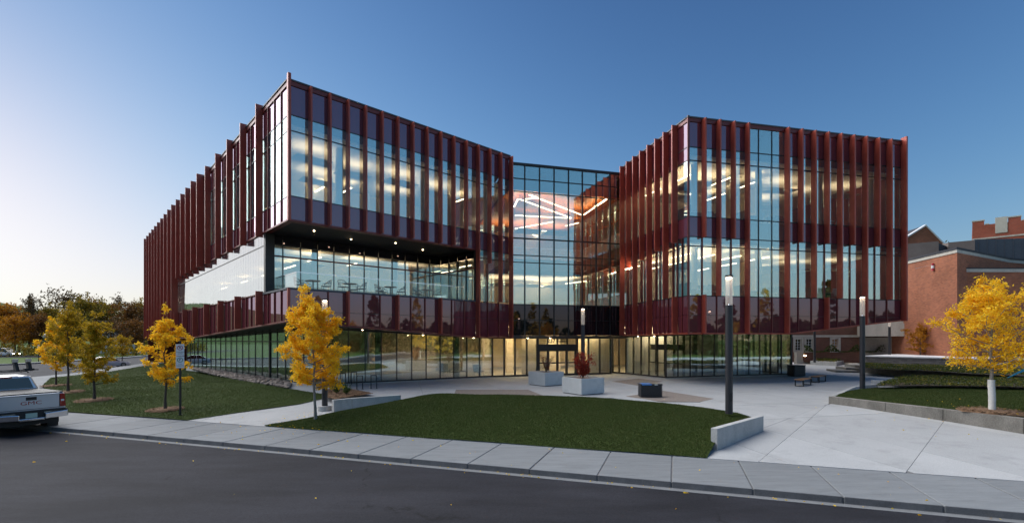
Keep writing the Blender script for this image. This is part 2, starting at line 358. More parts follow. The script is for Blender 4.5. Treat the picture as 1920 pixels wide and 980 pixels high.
def brick(name, c1, c2, mortar, sx=1.0):
    m, t, b = mat(name); c = t.nodes.new('ShaderNodeTexCoord'); g = t.nodes.new('ShaderNodeNewGeometry')
    sp = t.nodes.new('ShaderNodeSeparateXYZ'); t.links.new(c.outputs['Object'], sp.inputs[0])
    sn = t.nodes.new('ShaderNodeSeparateXYZ'); t.links.new(g.outputs['Normal'], sn.inputs[0])
    # run along the wall: x * ny - y * nx
    def mth(op, a, b_):
        n = t.nodes.new('ShaderNodeMath'); n.operation = op
        for i, q in enumerate((a, b_)):
            if isinstance(q, (int, float)): n.inputs[i].default_value = q
            else: t.links.new(q, n.inputs[i])
        return n.outputs[0]
    run = mth('SUBTRACT', mth('MULTIPLY', sp.outputs[0], sn.outputs[1]), mth('MULTIPLY', sp.outputs[1], sn.outputs[0]))
    cb = t.nodes.new('ShaderNodeCombineXYZ'); t.links.new(run, cb.inputs[0]); t.links.new(sp.outputs[2], cb.inputs[1])
    bt = t.nodes.new('ShaderNodeTexBrick'); t.links.new(cb.outputs[0], bt.inputs['Vector'])
    bt.inputs['Scale'].default_value = 1 * sx; bt.inputs['Brick Width'].default_value = .30; bt.inputs['Row Height'].default_value = .105
    bt.inputs['Mortar Size'].default_value = .012; bt.inputs['Color1'].default_value = (*c1, 1); bt.inputs['Color2'].default_value = (*c2, 1); bt.inputs['Mortar'].default_value = (*mortar, 1)
    nv = coord(t); f = noise(t, nv, .5, 5)
    cc = mixc(t, .5, bt.outputs[0], ramp(t, f, [(.3, (.55, .55, .55)), (.7, (1.25, 1.2, 1.2))]), 'MULTIPLY')
    t.links.new(cc, b.inputs['Base Color']); b.inputs['Roughness'].default_value = .85; b.inputs['Specular IOR Level'].default_value = .2
    bump(t, b, bt.outputs['Fac'], -.4, .01); return m
M['brick'] = brick('red_brown_brick', (.42, .14, .07), (.28, .09, .05), (.25, .17, .12))
M['brick2'] = brick('dark_brown_brick', (.22, .088, .06), (.15, .062, .046), (.19, .15, .12))
M['redbrick'] = brick('bright_red_brick', (.38, .085, .045), (.30, .065, .04), (.30, .16, .12))
M['greybrick'] = mottled('grey_block', (.13, .12, .115), (.20, .185, .18), .9, .85, 40, .2, vary=.18)
# ================================================================== ground, road, pavement, plaza
def clip_half(poly, p, n, keep=1):
    o = []
    for i in range(len(poly)):
        a, b = poly[i], poly[(i + 1) % len(poly)]
        da = ((a[0] - p[0]) * n[0] + (a[1] - p[1]) * n[1]) * keep; db = ((b[0] - p[0]) * n[0] + (b[1] - p[1]) * n[1]) * keep
        if da >= 0: o.append(a)
        if (da > 0 and db < 0) or (da < 0 and db > 0):
            t = da / (da - db); o.append((a[0] + (b[0] - a[0]) * t, a[1] + (b[1] - a[1]) * t))
    return o
def area(p): return .5 * sum(p[i][0] * p[(i + 1) % len(p)][1] - p[(i + 1) % len(p)][0] * p[i][1] for i in range(len(p)))
def inset(p, d):
    if area(p) < 0: p = p[::-1]
    o = p
    for i in range(len(p)):
        a, b = p[i], p[(i + 1) % len(p)]; e = Vector((b[0] - a[0], b[1] - a[1]))
        if e.length < 1e-5: continue
        n = Vector((-e.y, e.x)).normalized(); o = clip_half(o, (a[0] + n.x * d, a[1] + n.y * d), n)
    return o
def sheet(name, poly, zf, step, m, kind='structure', parent=None, thick=0):
    """flat sheet of a polygon with inner grid points lifted to zf(x, y)"""
    if area(poly) < 0: poly = poly[::-1]
    pts = []
    for i in range(len(poly)):
        a, b = Vector(poly[i][:2]), Vector(poly[(i + 1) % len(poly)][:2]); k = max(1, int((b - a).length / step))
        pts += [a.lerp(b, j / k) for j in range(k)]
    nb = len(pts); xs = [p.x for p in pts]; ys = [p.y for p in pts]
    def inside(x, y):
        c = False; j = len(poly) - 1
        for i in range(len(poly)):
            if (poly[i][1] > y) != (poly[j][1] > y) and x < (poly[j][0] - poly[i][0]) * (y - poly[i][1]) / (poly[j][1] - poly[i][1]) + poly[i][0]: c = not c
            j = i
        return c
    x = min(xs) + step * .5
    while x < max(xs):
        y = min(ys) + step * .5
        while y < max(ys):
            if inside(x, y) and min((Vector((x, y)) - p).length for p in pts[:nb]) > step * .4: pts.append(Vector((x, y)))
            y += step
        x += step
    r = delaunay_2d_cdt(pts, [(i, (i + 1) % nb) for i in range(nb)], [list(range(nb))], 1, 1e-4)
    b = MB(); b.v = [(p.x, p.y, zf(p.x, p.y)) for p in r[0]]; b.f = [tuple(f) for f in r[2]]; b.m = [0] * len(b.f)
    return b.build(name, m, parent, kind, smooth=True), inside
g = MB(); g.poly([(-1500, -1500, -.72), (1500, -1500, -.72), (1500, 1800, -.72), (-1500, 1800, -.72)]); g.build('ground', M['field'], None, 'structure')
# road: the near street and the cross street on the left as one sheet
near_l = [(-47, 57), (-57, 83), (-82, 148)]
far_l = [(-96, 150), (-72, 90), (-68, 66), (-78, 52), (-130, 66)]
rp = [SD(90, .06), SD(-27, .06), (-23, 26), (-34, 36), (-41, 47)] + near_l + far_l + [(-130, 30), SD(-90, -10.5), SD(90, -10.5)]
b = MB(); b.poly([(x, y, ROAD) for x, y in rp[::-1]])
road = b.build('road', M['asphalt'], None, 'structure')
me = road.data; bm = bmesh.new(); bm.from_mesh(me); bmesh.ops.triangulate(bm, faces=bm.faces); bm.normal_update()
for f in bm.faces:
    if f.normal.z < 0: f.normal_flip()
bm.to_mesh(me); bm.free()
b = MB(); b.prism([SD(-27.6, .015), SD(-27.6, -.2), SD(60, -.2), SD(60, .015)], ROAD - .05, ROAD + .006)
b.build('gutter', M['gutter'], None, 'structure')
# pavement slabs, kerb face included
sw = empty('pavement', (0, 0, 0), kind='structure')
s = -27.6; L = 1.72
while s < 36:
    a, b2, c, d = SD(s + .014, 0), SD(s + L - .014, 0), SD(s + L - .014, SWW), SD(s + .014, SWW)
    j = random.uniform(-.004, .004)
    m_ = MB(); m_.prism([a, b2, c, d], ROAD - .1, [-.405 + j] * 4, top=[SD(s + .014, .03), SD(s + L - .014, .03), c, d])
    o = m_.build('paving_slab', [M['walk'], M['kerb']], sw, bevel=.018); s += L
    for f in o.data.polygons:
        if f.normal.dot(Vector((CN.x, CN.y, 0))) < -.7: f.material_index = 1  # kerb fronts take a darker mix: shade put into the colour, plus dirt
sb = MB(); sb.prism([SD(-27.6, .04), SD(36, .04), SD(36, SWW - .02), SD(-27.6, SWW - .02)], ROAD - .1, -.425); sb.build('joint_filler', M['kerb'], sw)
# curved pavement round the left lawn and up the cross street
curve_in = [tuple(P(u, v)[:2]) for u, v in ((130, 767), (108, 757), (88, 738), (80, 722), (95, 708))] + [(-41.0, 49.5), (-44.8, 58.2), (-55, 83.5), (-79, 148)]
curve_out = []
for i, p in enumerate(curve_in):
    a = Vector(curve_in[max(i - 1, 0)]); c = Vector(curve_in[min(i + 1, len(curve_in) - 1)]); t = (c - a).normalized(); n = Vector((-t.y, t.x))
    curve_out.append(tuple(Vector(p) + n * 2.4))
curve_out[0] = SD(-27.6, .0)
def lerp2(a, b_, t): return (a[0] + (b_[0] - a[0]) * t, a[1] + (b_[1] - a[1]) * t)
for i in range(len(curve_in) - 1):
    k = max(1, min(7, round((Vector(curve_in[i + 1]) - Vector(curve_in[i])).length / 3)))
    for j in range(k):
        t0, t1 = j / k + .004, (j + 1) / k - .004
        q = [lerp2(curve_in[i], curve_in[i + 1], t0), lerp2(curve_out[i], curve_out[i + 1], t0), lerp2(curve_out[i], curve_out[i + 1], t1), lerp2(curve_in[i], curve_in[i + 1], t1)]
        if area(q) < 0: q = q[::-1]
        MB().prism(q, ROAD - .1, -.40).build('paving_slab', M['walk'], sw)
# far kerb and verge across the cross street
b = MB()
fl = [(-90.5, 148), (-71.2, 90), (-67.2, 66.2), (-77.5, 52.6), (-128, 66)]
for i in range(len(fl) - 1):
    a, c = Vector(fl[i]), Vector(fl[i + 1]); t = (c - a).normalized(); n = Vector((-t.y, t.x)) * (-1)
    q = [tuple(a), tuple(c), tuple(c + n * 1.2), tuple(a + n * 1.2)]
    if area(q) < 0: q = q[::-1]
    b.prism(q, ROAD - .1, -.38)
b.build('far_kerb', M['walk'], None, 'structure')
b = MB(); b.prism([SD(-60, -10.6), SD(90, -10.6), SD(90, -10.3), SD(-60, -10.3)][::1], ROAD - .1, -.4); b.prism([SD(-60, -13.2), SD(90, -13.2), SD(90, -10.62), SD(-60, -10.62)], ROAD - .1, -.41)
b.build('opposite_pavement', M['walk'], None, 'structure')
# plaza slabs: one convex field cut along its joints
pl = empty('plaza', (0, 0, 0), kind='structure')
yb = lambda x, d=SWW + .015: (C0 + d - CN.x * x) / CN.y
cells = [[(-17, yb(-17)), (34, yb(34)), (70, 20), (70, 78), (-17, 62)]]
def cut(cs, p, q):
    n = (-(q[1] - p[1]), q[0] - p[0]); o = []
    for c in cs:
        for k in (1, -1):
            h = clip_half(c, p, n, k)
            if len(h) > 2 and abs(area(h)) > .05: o.append(h)
    return o
def near_x(c, x0, x1): 
    cx = sum(p[0] for p in c) / len(c); return x0 < cx < x1
cells = cut(cells, SD(-50, SWW + 10), SD(50, SWW + 10))         # crease where the slope from the street levels out
for u0, v0, u1, v1 in ((1432, 786, 1676, 773), (1769, 790, 1717, 860), (1432, 803, 1627, 860), (1436, 800, 1560, 756)):
    cells = cut(cells, P(u0, v0), P(u1, v1))
for u0, v0, u1, v1 in ((1380, 760, 1640, 748), (1250, 742, 1560, 730), (1500, 800, 1440, 850)): cells = cut(cells, P(u0, v0), P(u1, v1))
for k in range(-2, 9):
    x = -8 + 4.6 * k; cells = cut(cells, (x, 20), (x - 3.4, 35))
for y in (29.5, 34.0): cells = cut(cells, (0, y), (4.4, y + 1))
for c in cells:
    if area(c) < 0: c = c[::-1]
    q = inset(c, .006)
    if len(q) < 3: continue
    j = random.uniform(-.002, .002)
    MB().prism(q, [gz(*p) - .2 for p in q], [gz(*p) + j for p in q]).build('paving_slab', M['concrete'], pl)
b = MB(); q = [(-17, yb(-17)), (34, yb(34)), (70, 20), (70, 78), (-17, 62)]
hi = clip_half(q, SD(0, SWW + 10), CN); lo = clip_half(q, SD(0, SWW + 10), CN, -1)
for h in (hi, lo): b.prism(h, [gz(*p) - .3 for p in h], [gz(*p) - .015 for p in h])
b.build('joint_filler', M['kerb'], pl)
for px in ([(855, 730), (990, 730), (1018, 741), (862, 744), (850, 742)], [(1147, 714.6), (1197, 709), (1243, 714.6), (1196, 722.5)], [(1174, 742.5), (1243, 732), (1339, 747), (1312, 753), (1240, 752)]):
    q = [tuple(P(u, v, 0)[:2]) for u, v in px]
    if area(q) < 0: q = q[::-1]
    MB().prism(q, -.1, .007).build('aggregate_panel', M['aggregate'], pl)
# ------------------------------------------------------------------ lawns
def blades(name, poly_in, bbox, zf, dens, h, m, near=None):
    x0, x1, y0, y1 = bbox; n = int((x1 - x0) * (y1 - y0) * dens)
    X = rng.uniform(x0, x1, n); Y = rng.uniform(y0, y1, n)
    keep = np.array([poly_in(x, y) for x, y in zip(X, Y)]); X, Y = X[keep], Y[keep]; n = len(X)
    Z = np.array([zf(x, y) for x, y in zip(X, Y)])
    a = rng.uniform(0, 2 * np.pi, n); hh = h * rng.uniform(.5, 1.25, n); wd = .006 * rng.uniform(.8, 1.6, n) + h * .06
    lean = rng.uniform(.25, 1.3, n) * hh; b = rng.uniform(0, 2 * np.pi, n)
    V = np.zeros((n, 3, 3)); dx, dy = np.cos(a) * wd, np.sin(a) * wd
    V[:, 0] = np.stack([X - dx, Y - dy, Z - .01], 1); V[:, 1] = np.stack([X + dx, Y + dy, Z - .01], 1)
    V[:, 2] = np.stack([X + np.cos(b) * lean, Y + np.sin(b) * lean, Z + hh], 1)
    return quads_mesh(name, V, m, None, 'stuff', per=3)
def bb(p): return (min(q[0] for q in p), max(q[0] for q in p), min(q[1] for q in p), max(q[1] for q in p))
# centre mound
mound = [tuple(P(u, v, -.38)[:2]) for u, v in ((488, 800), (620, 808), (800, 820.5), (1040, 840), (1200, 851), (1327, 858))]
mound = [(x, yb(x, SWW + .005)) for x, y in mound]
mound += [tuple(P(1342, 838, -.3)[:2]), tuple(P(1426, 800, -.2)[:2])]
mound += [tuple(P(u, v, z)[:2]) for u, v, z in ((1416, 778, .26), (1382, 768, .3), (1320, 757, .38), (1240, 748, .44), (1100, 742, .5), (900, 739.5, .48), (760, 740.5, .3), (735, 745, .2), (630, 766, -.06), (510, 790, -.28))]
def seg_d(p, a, b_):
    a, b_, p = Vector(a), Vector(b_), Vector(p); t = max(0, min(1, (p - a).dot(b_ - a) / max(1e-9, (b_ - a).length_squared))); return (p - a.lerp(b_, t)).length
fr_e = list(zip(mound[:5], mound[1:6])); lf_e = list(zip(mound[-3:], mound[-2:] + [mound[0]]))
def mound_z(x, y):
    d = min(seg_d((x, y), a, b_) for a, b_ in fr_e); d2 = min(seg_d((x, y), a, b_) for a, b_ in lf_e)
    t = min(1, d / 6.2); t2 = min(1, d2 / 3.0)
    top = .50 - .028 * max(0, x - 1.5) ** 1.25
    base = gz(x, y) + .02
    return base + (top - base) * (t * (2 - t)) * (t2 * (2 - t2)) + .012 * math.sin(x * 1.7 + y)
o, ins = sheet('grass_mound', mound, mound_z, .35, M['lawn']); blades('lawn_grass', ins, bb(mound), mound_z, 3000, .036, M['blade'])
# skirt behind the crest of the mound so it has a back
b = MB(); k = mound[8:16]
for p, q in zip(k, k[1:]):
    b.poly([(p[0], p[1], mound_z(*p)), (q[0], q[1], mound_z(*q)), (q[0] + .1, q[1] + .9, -.05), (p[0] + .1, p[1] + .9, -.05)])
b.build('mound_back_slope', M['lawn'], None, 'structure')
# left lawn
lawn = [tuple(P(u, v)[:2]) for u, v in ((130, 767), (235, 777), (350, 788), (440, 774.5), (560, 758), (628, 742), (600, 738), (540, 728), (460, 715), (400, 703), (362, 693))]
lawn = [(x, yb(x, SWW + .005) if i < 3 else y) for i, (x, y) in enumerate(lawn)]
lawn += [(-36, 55), (-46, 76), (-54, 83)] + curve_in[::-1][2:-1]
lz = lambda x, y: gz(x, y) + .03 + .015 * math.sin(x * .9) * math.cos(y * .8)
o, ins = sheet('left_lawn', lawn, lz, .9, M['lawn'])
for y0_, y1_, dn, hh in ((17, 30, 600, .042), (30, 42, 330, .05), (42, 58, 170, .062), (58, 84, 80, .08)):
    blades('lawn_grass', ins, (-57, -8, y0_, y1_), lz, dn, hh, M['blade'])
# rocks along the left glazing, mulch bed
rb = [tuple(P(u, v, 0)[:2]) for u, v in ((362, 693), (400, 703), (460, 715), (540, 728), (548, 719), (500, 709), (460, 700.5), (366, 689.5))]
o, ins = sheet('rock_bed', rb, lambda x, y: .02, .8, M['soil'])
rk = []
x0, x1, y0, y1 = bb(rb)
ico = []
bm = bmesh.new(); bmesh.ops.create_icosphere(bm, subdivisions=1, radius=1); iv = np.array([v.co[:] for v in bm.verts]); fi = np.array([[v.index for v in f.verts] for f in bm.faces]); bm.free()
n = 0
while n < 1500:
    x, y = random.uniform(x0, x1), random.uniform(y0, y1)
    if not ins(x, y): continue
    n += 1; s_ = random.uniform(.05, .15) if random.random() < .9 else random.uniform(.15, .24)
    q = iv * np.array([random.uniform(.7, 1.3), random.uniform(.7, 1.2), random.uniform(.45, .8)]) * s_ * rng.uniform(.85, 1.15, (len(iv), 1))
    a = random.uniform(0, 6.28); q = np.stack([q[:, 0] * math.cos(a) - q[:, 1] * math.sin(a), q[:, 0] * math.sin(a) + q[:, 1] * math.cos(a), q[:, 2]], 1)
    rk.append((q + np.array([x, y, .02 + s_ * .35]))[fi])
quads_mesh('river_rocks', np.concatenate(rk), M['rock'], None, 'stuff', per=3)
def chips(name, ins, box, zf, n, m, size=.05):
    X = rng.uniform(box[0], box[1], n * 3); Y = rng.uniform(box[2], box[3], n * 3); V = []
    for x, y in zip(X, Y):
        if not ins(x, y): continue
        a = random.uniform(0, 6.28); l, w_ = size * random.uniform(.6, 1.5), size * random.uniform(.2, .45); z = zf(x, y) + random.uniform(.005, .03); t = random.uniform(-.35, .35) * l
        c, s_ = math.cos(a), math.sin(a)
        V.append([(x - c * l - s_ * w_, y - s_ * l + c * w_, z - t), (x + c * l - s_ * w_, y + s_ * l + c * w_, z + t), (x + c * l + s_ * w_, y + s_ * l - c * w_, z + t), (x - c * l + s_ * w_, y - s_ * l - c * w_, z - t)])
        if len(V) >= n: break
    return quads_mesh(name, V, m, None, 'stuff')
mb_ = [tuple(P(u, v, 0)[:2]) for u, v in ((604, 735), (622, 729), (660, 731), (700, 739), (664, 744), (628, 750), (606, 745))]
mz = lambda x, y: .06
o, ins = sheet('mulch_bed', mb_, mz, .5, M['mulch']); chips('wood_chips', ins, bb(mb_), mz, 1500, M['mulch'], .06)
# ------------------------------------------------------------------ concrete retaining walls and right-hand beds
def wall_run(name, pts, zb, zt, th, m, label, cat='wall', joints=2.4, side=1, group=None, partname='wall_panel'):
    """free-standing low wall along pts with panel joints; every panel a part"""
    r = empty(name, (pts[0][0], pts[0][1], zb if not callable(zb) else zb(*pts[0][:2])), label, cat, group)
    for i in range(len(pts) - 1):
        a, c = Vector(pts[i][:2]), Vector(pts[i + 1][:2]); d = (c - a); n = Vector((-d.y, d.x)).normalized() * th * side; k = max(1, round(d.length / joints))
        for j in range(k):
            e = .006 / max(.1, d.length)
            p, q = a.lerp(c, j / k + e), a.lerp(c, (j + 1) / k - e)
            quad = [tuple(p), tuple(q), tuple(q + n), tuple(p + n)]
            if area(quad) < 0: quad = quad[::-1]
            zbv = [(zb(*t) if callable(zb) else zb) for t in quad]; ztv = [(zt(*t) if callable(zt) else zt) for t in quad]
            MB().prism(quad, zbv, ztv).build(partname, m, r, bevel=.012)
    return r
low = lambda x, y: gz(x, y) - .15
wall_run('retaining_wall', [P(1345, 843, -.35), P(1432, 805, -.2)], low, .275, .2, M['castc'], 'short straight concrete wall holding the right end of the grass mound', joints=9)
wall_run('retaining_wall', [P(626, 765, -.1), P(660, 757, 0), P(752, 741.5, .22)], low, .26, .2, M['castc'], 'low tapering concrete wall at the left back of the grass mound beside the mulch bed', joints=4)
w1 = [P(1553.5, 756, 0), P(1660, 770, -.01), P(1768, 788), P(1919, 813), P(2120, 850)]
wall_run('retaining_wall', w1, low, .33, .28, M['darkc'], 'long stained concrete wall edging the lawn with the golden tree at right', joints=3.2)
rl = [tuple((Vector(p[:2]) + Vector((.18, .12)))) for p in w1] + [(30, 22), (30, 25)] + [tuple(P(u, v, .3)[:2]) for u, v in ((1919, 729), (1760, 726.5), (1640, 726), (1617, 728), (1596, 732))]
rz_ = lambda x, y: .30 + .05 * math.sin(x * .6) * math.sin(y * .5)
o, ins = sheet('right_lawn', rl, rz_, .5, M['lawn']); blades('lawn_grass', ins, (14, 30, 12, 26.5), rz_, 1900, .038, M['blade'])
b = MB(); q = [tuple(p) for p in (P(1553.5, 756, 0)[:2], P(1596, 735, .0)[:2], P(1617, 731, .0)[:2], P(1640, 729.5, 0)[:2])]
for p, s_ in zip(q, q[1:]): b.prism([p, s_, (s_[0] + .12, s_[1] - .12), (p[0] + .12, p[1] - .12)], -.05, .30)
b.build('lawn_edging', M['castc'], None, 'structure')
# second bed
w2 = [P(1634.6, 727.5, .0), P(1760, 729, .1), P(1919, 731, .15), P(2050, 734, .2)]
wall_run('planter_wall', w2, -.1, .48, .2, M['castc'], 'pale concrete curb below the ground-cover bed on the right', joints=3.5)
bed2 = [tuple(P(u, v, .5)[:2]) for u, v in ((1642, 722.0), (1780, 722), (1919, 724.5), (2050, 727), (2050, 712), (1919, 710.5), (1800, 706.5), (1696, 704.5), (1668, 712))]
z2 = lambda x, y: .48 + .05 * math.sin(x * 1.1) * math.cos(y * 1.3)
o, ins2 = sheet('planting_bed', bed2, z2, .6, M['soil'])
w3 = [P(1611, 697.5, 0), P(1694, 704.2, .05), P(1800, 708, .1), P(1919, 713, .15), P(2050, 718, .2)]
wall_run('planter_wall', w3, -.1, .62, .22, M['darkc'], 'brownish concrete curb below the rear ground-cover bed near the steps', joints=3.5)
bed3 = [tuple(P(u, v, .6)[:2]) for u, v in ((1618, 689.5), (1700, 694), (1800, 699), (1919, 705), (2050, 711), (2050, 701), (1919, 692), (1800, 687), (1622, 681))]
z3 = lambda x, y: .60 + .05 * math.sin(x * 1.1) * math.cos(y * .9)
o, ins3 = sheet('planting_bed', bed3, z3, .8, M['soil'])
def leaf_scatter(name, ins, box, zf, n, size, m, h=.12):
    X = rng.uniform(box[0], box[1], n * 4); Y = rng.uniform(box[2], box[3], n * 4)
    k = np.array([ins(x, y) for x, y in zip(X, Y)]); X, Y = X[k][:n], Y[k][:n]; Z = np.array([zf(x, y) for x, y in zip(X, Y)]) + rng.uniform(0, h, len(X))
    return leaves_mesh(name, np.stack([X, Y, Z], 1), size, m, None, 'stuff', flat=.5)
def leaves_mesh(name, C, size, m, parent=None, kind=None, flat=0., aspect=.45, droop=.3):
    n = len(C); a = rng.normal(size=(n, 3)); a[:, 2] = a[:, 2] * (1 - flat) - droop; a /= np.linalg.norm(a, axis=1)[:, None]
    r = rng.normal(size=(n, 3)); r[:, 2] *= .6; b = np.cross(a, r); b /= np.linalg.norm(b, axis=1)[:, None] + 1e-9
    L = size * rng.uniform(.6, 1.3, n)[:, None]; W = L * aspect
    V = np.stack([C - a * L * .5, C + b * W * .5 - a * L * .05, C + a * L * .5, C - b * W * .5 - a * L * .05], 1)
    return quads_mesh(name, V, m, parent, kind)
leaf_scatter('groundcover', ins2, bb(bed2), z2, 9000, .10, M['bed'])
leaf_scatter('groundcover', ins3, bb(bed3), z3, 9000, .13, M['bed'])
# grey block wall with pale cap behind the beds
t = empty('block_wall', P(1624, 684, .3), 'long low wall of dark grey blocks under a white concrete cap', 'wall')
a, c = P(1622, 684.5, .3).to_2d(), P(1960, 697, .3).to_2d(); d = (c - a).normalized(); n = Vector((-d.y, d.x)); 
if n.y < 0: n = -n
Lw = (c - a).length; bz, tz = .2, 1.18; rows = 6; bl = Lw / 29
def quadz(p0, p1, n0, n1):
    q = [tuple(a + d * p0 + n * n0), tuple(a + d * p1 + n * n0), tuple(a + d * p1 + n * n1), tuple(a + d * p0 + n * n1)]
    return q if area(q) > 0 else q[::-1]
MB().prism(quadz(0.02, Lw, .06, .5), bz, tz - .01).build('wall_core', M['black'], t)
protos = {}
for r in range(rows):
    h = (tz - bz) / rows
    for k in range(30):
        p0 = max(0, (k - .5 * (r % 2)) * bl) + .012; p1 = min(Lw, (k + 1 - .5 * (r % 2)) * bl) - .012
        if p1 - p0 < .1: continue
        j = random.uniform(-.012, .012)
        MB().prism(quadz(p0, p1, j, .09), bz + r * h + .01, bz + (r + 1) * h - .01).build('block', M['greybrick'], t)
MB().prism(quadz(-.05, Lw + .05, -.06, 9), tz, tz + .1).build('cap_slab', M['white'], t)
# steps
t = empty('concrete_steps', P(1590, 696, 0), 'three dark concrete steps left of the rear planter bed', 'steps')
for i, (u0, v0, u1) in enumerate(((1568, 697.8, 1612), (1586, 692.5, 1613), (1603, 687.5, 1616))):
    p, q = P(u0, v0, .17 * i), P(u1, v0 + .8, .17 * i)
    MB().prism([(p.x, p.y), (q.x, q.y), (q.x + .8, q.y + 2.6), (p.x + .8, p.y + 2.6)], -.05, .17 * (i + 1)).build('step', M['darkc'], t, bevel=.01)
# distant little planter and beige wall with lights
t = empty('raised_planter', P(1552, 682, .2), 'small raised planter of low green plants under the wing overhang', 'planter')
q = [tuple(P(u, v, .1)[:2]) for u, v in ((1519, 681.5), (1568, 684), (1589, 679), (1540, 675.5))]
MB().prism(q if area(q) > 0 else q[::-1], -.05, .42).build('planter_box', M['castc'], t)
qi = inset(q, .25)
def pin(poly):
    return lambda x, y: all((poly[(i + 1) % len(poly)][0] - poly[i][0]) * (y - poly[i][1]) - (poly[(i + 1) % len(poly)][1] - poly[i][1]) * (x - poly[i][0]) > 0 for i in range(len(poly)))
C_ = []
while len(C_) < 1200:
    x, y = random.uniform(*bb(qi)[:2]), random.uniform(*bb(qi)[2:])
    if pin(qi)(x, y): C_.append((x, y, .42 + random.uniform(0, .3)))
leaves_mesh('plants', np.array(C_), .2, M['bed'], t, 'stuff')
t = empty('terrace_wall', P(1560, 676, .1), 'beige board-formed concrete wall with two lit wall lights behind the plaza', 'wall')
a0, a1 = P(1494, 682, 0), P(1705, 678, .0); d = (a1 - a0).to_2d().normalized(); n = Vector((-d.y, d.x))
for k in range(3):
    e = .03 * (k % 2)
    MB().prism([tuple(a0.to_2d() + n * e), tuple(a1.to_2d() + n * e), tuple(a1.to_2d() + n * .4), tuple(a0.to_2d() + n * .4)], -.1 + .5 * k + .012, .4 + .5 * k).build('wall_course', M['stone'], t)
for u in (1507, 1590):
    p = a0.to_2d().lerp(a1.to_2d(), (u - 1494) / 211); 
    m_ = MB(); m_.box(p.x - .16, p.x + .16, p.y - .12, p.y + .02, .92, 1.06); f = m_.build('wall_light', M['black'], t)
    m_ = MB(); m_.box(p.x - .14, p.x + .14, p.y - .135, p.y - .122, .93, 1.05); m_.build('lens', M['wallight'], f)
# ================================================================== the college building
class Fr:
    def __init__(s, o, d, n): s.o, s.d, s.n = Vector(o), Vector(d).normalized(), Vector(n).normalized()
    def p(s, t, n=0): return tuple(s.o + s.d * t + s.n * n)
PA, PB = (-12.1, 26.35), (11.15, 30.8)
LF = Fr(PA, (.735, .678), (.678, -.735)); LS = Fr(PA, (-.678, .735), (-.735, -.678))
RF = Fr(PB, (.975, .222), (.222, -.975)); RS = Fr(PB, (-.222, .975), (-.975, -.222))
PF = LF.p(16.2); PC = (9.05, 39.85); PR = RF.p(16.95)
cd_ = Vector(PC) - Vector(PF); CL = cd_.length; CF = Fr(PF, cd_, (cd_.y, -cd_.x))
ZT = 17.0; L1, L2, L3, L4, L5, L6, L7 = 15.1, 14.25, 10.7, 9.42, 8.83, 5.68, 4.45
zbL = lambda t: 3.95 - .85 * min(max(t, 0) / 13, 1)
zbS = lambda t: 3.95 - .85 * min(max(t, 0) / 27, 1)
zbR = lambda t: 3.33 + .97 * max(0, (t - 7.55) / 9.4)
zbQ = lambda t: 3.33 - .06 * t / 9
BR = empty('college_building', (2, 38, 0), 'three-storey college building with dark red fins, two glazed wings and a glass entrance hall', 'building')
def bpart(mb, name, m, kind=None, smooth=False, parent=None): return mb.build(name, m, parent or BR, kind, smooth=smooth)
def fbox(mb, fr, t0, t1, za, zb, n0, n1, za1=None, zb1=None, jit=0):
    """box on a facade: t along, n outward, z; za/zb at t0 and za1/zb1 at t1"""
    if za1 is None: za1 = za
    if zb1 is None: zb1 = zb
    j = [random.uniform(-jit, jit) for _ in range(4)]
    c = [(t0, n0), (t1, n0), (t1, n1), (t0, n1)]
    zs0 = [za, za1, za1, za]; zs1 = [zb, zb1, zb1, zb]
    q = [fr.p(a, b_ + j[i]) for i, (a, b_) in enumerate(c)]; q2 = [fr.p(a, b_ + j[3 - i]) for i, (a, b_) in enumerate(c)]
    if area(q) < 0: q = q[::-1]; q2 = q2[::-1]; zs0 = zs0[::-1]; zs1 = zs1[::-1]
    return mb.hexa([(*p, z) for p, z in zip(q, zs0)], [(*p, z) for p, z in zip(q2, zs1)])
MATN = {'w': ('window_pane', 'glass'), 'r': ('ribbon_pane', 'ribbon_glass'), 'g': ('storefront_pane', 'glass'), 's': ('spandrel_panel', 'spandrel'), 'b': ('black_panel', 'blackspan'), 'c': ('entrance_pane', 'clear')}
def bay(fr, t0, t1, rows, stuff=None, gap=.035, jit=.0025):
    """one bay of panels and panes: rows = (z0, z1, kind) or with functions of t for z0"""
    for z0, z1, k in rows:
        za = z0(t0) if callable(z0) else z0; za1 = z0(t1) if callable(z0) else z0
        zb = z1(t0) if callable(z1) else z1; zb1 = z1(t1) if callable(z1) else z1
        g_ = .012
        j = jit if k in 'wrg' else .0012
        if stuff is not None: fbox(stuff[k], fr, t0 + gap, t1 - gap, za + g_, zb - g_, -.03, -.012, za1 + g_, zb1 - g_, j)
        else: bpart(fbox(MB(), fr, t0 + gap, t1 - gap, za + g_, zb - g_, -.03, -.012, za1 + g_, zb1 - g_, j), *[MATN[k][0], M[MATN[k][1]]])
def mullion(fr, t, z0, z1, w_=.05, n1=.02, m='mull', name='mullion'):
    bpart(fbox(MB(), fr, t - w_ / 2, t + w_ / 2, z0, z1, -.14, n1), name, M[m])
def transom(fr, t0, t1, z, h=.05, m='mull', n1=.006, z1=None):
    zz = z if z1 is None else z1
    bpart(fbox(MB(), fr, t0, t1, z - h / 2, z + h / 2, -.12, n1, zz - h / 2, zz + h / 2), 'transom', M[m])
def fin(fr, t, z0, z1, depth=.42, w_=.09, stuff=None, m='fin'):
    mb = stuff or MB()
    fbox(mb, fr, t - w_ / 2, t + w_ / 2, z0, z1, .008, depth)
    if stuff is None: bpart(mb, 'fin', M[m])
UP = [(L1, ZT - .32, 's'), (L2, L1, 'w'), (L3, L2, 'w'), (L4, L3, 's')]
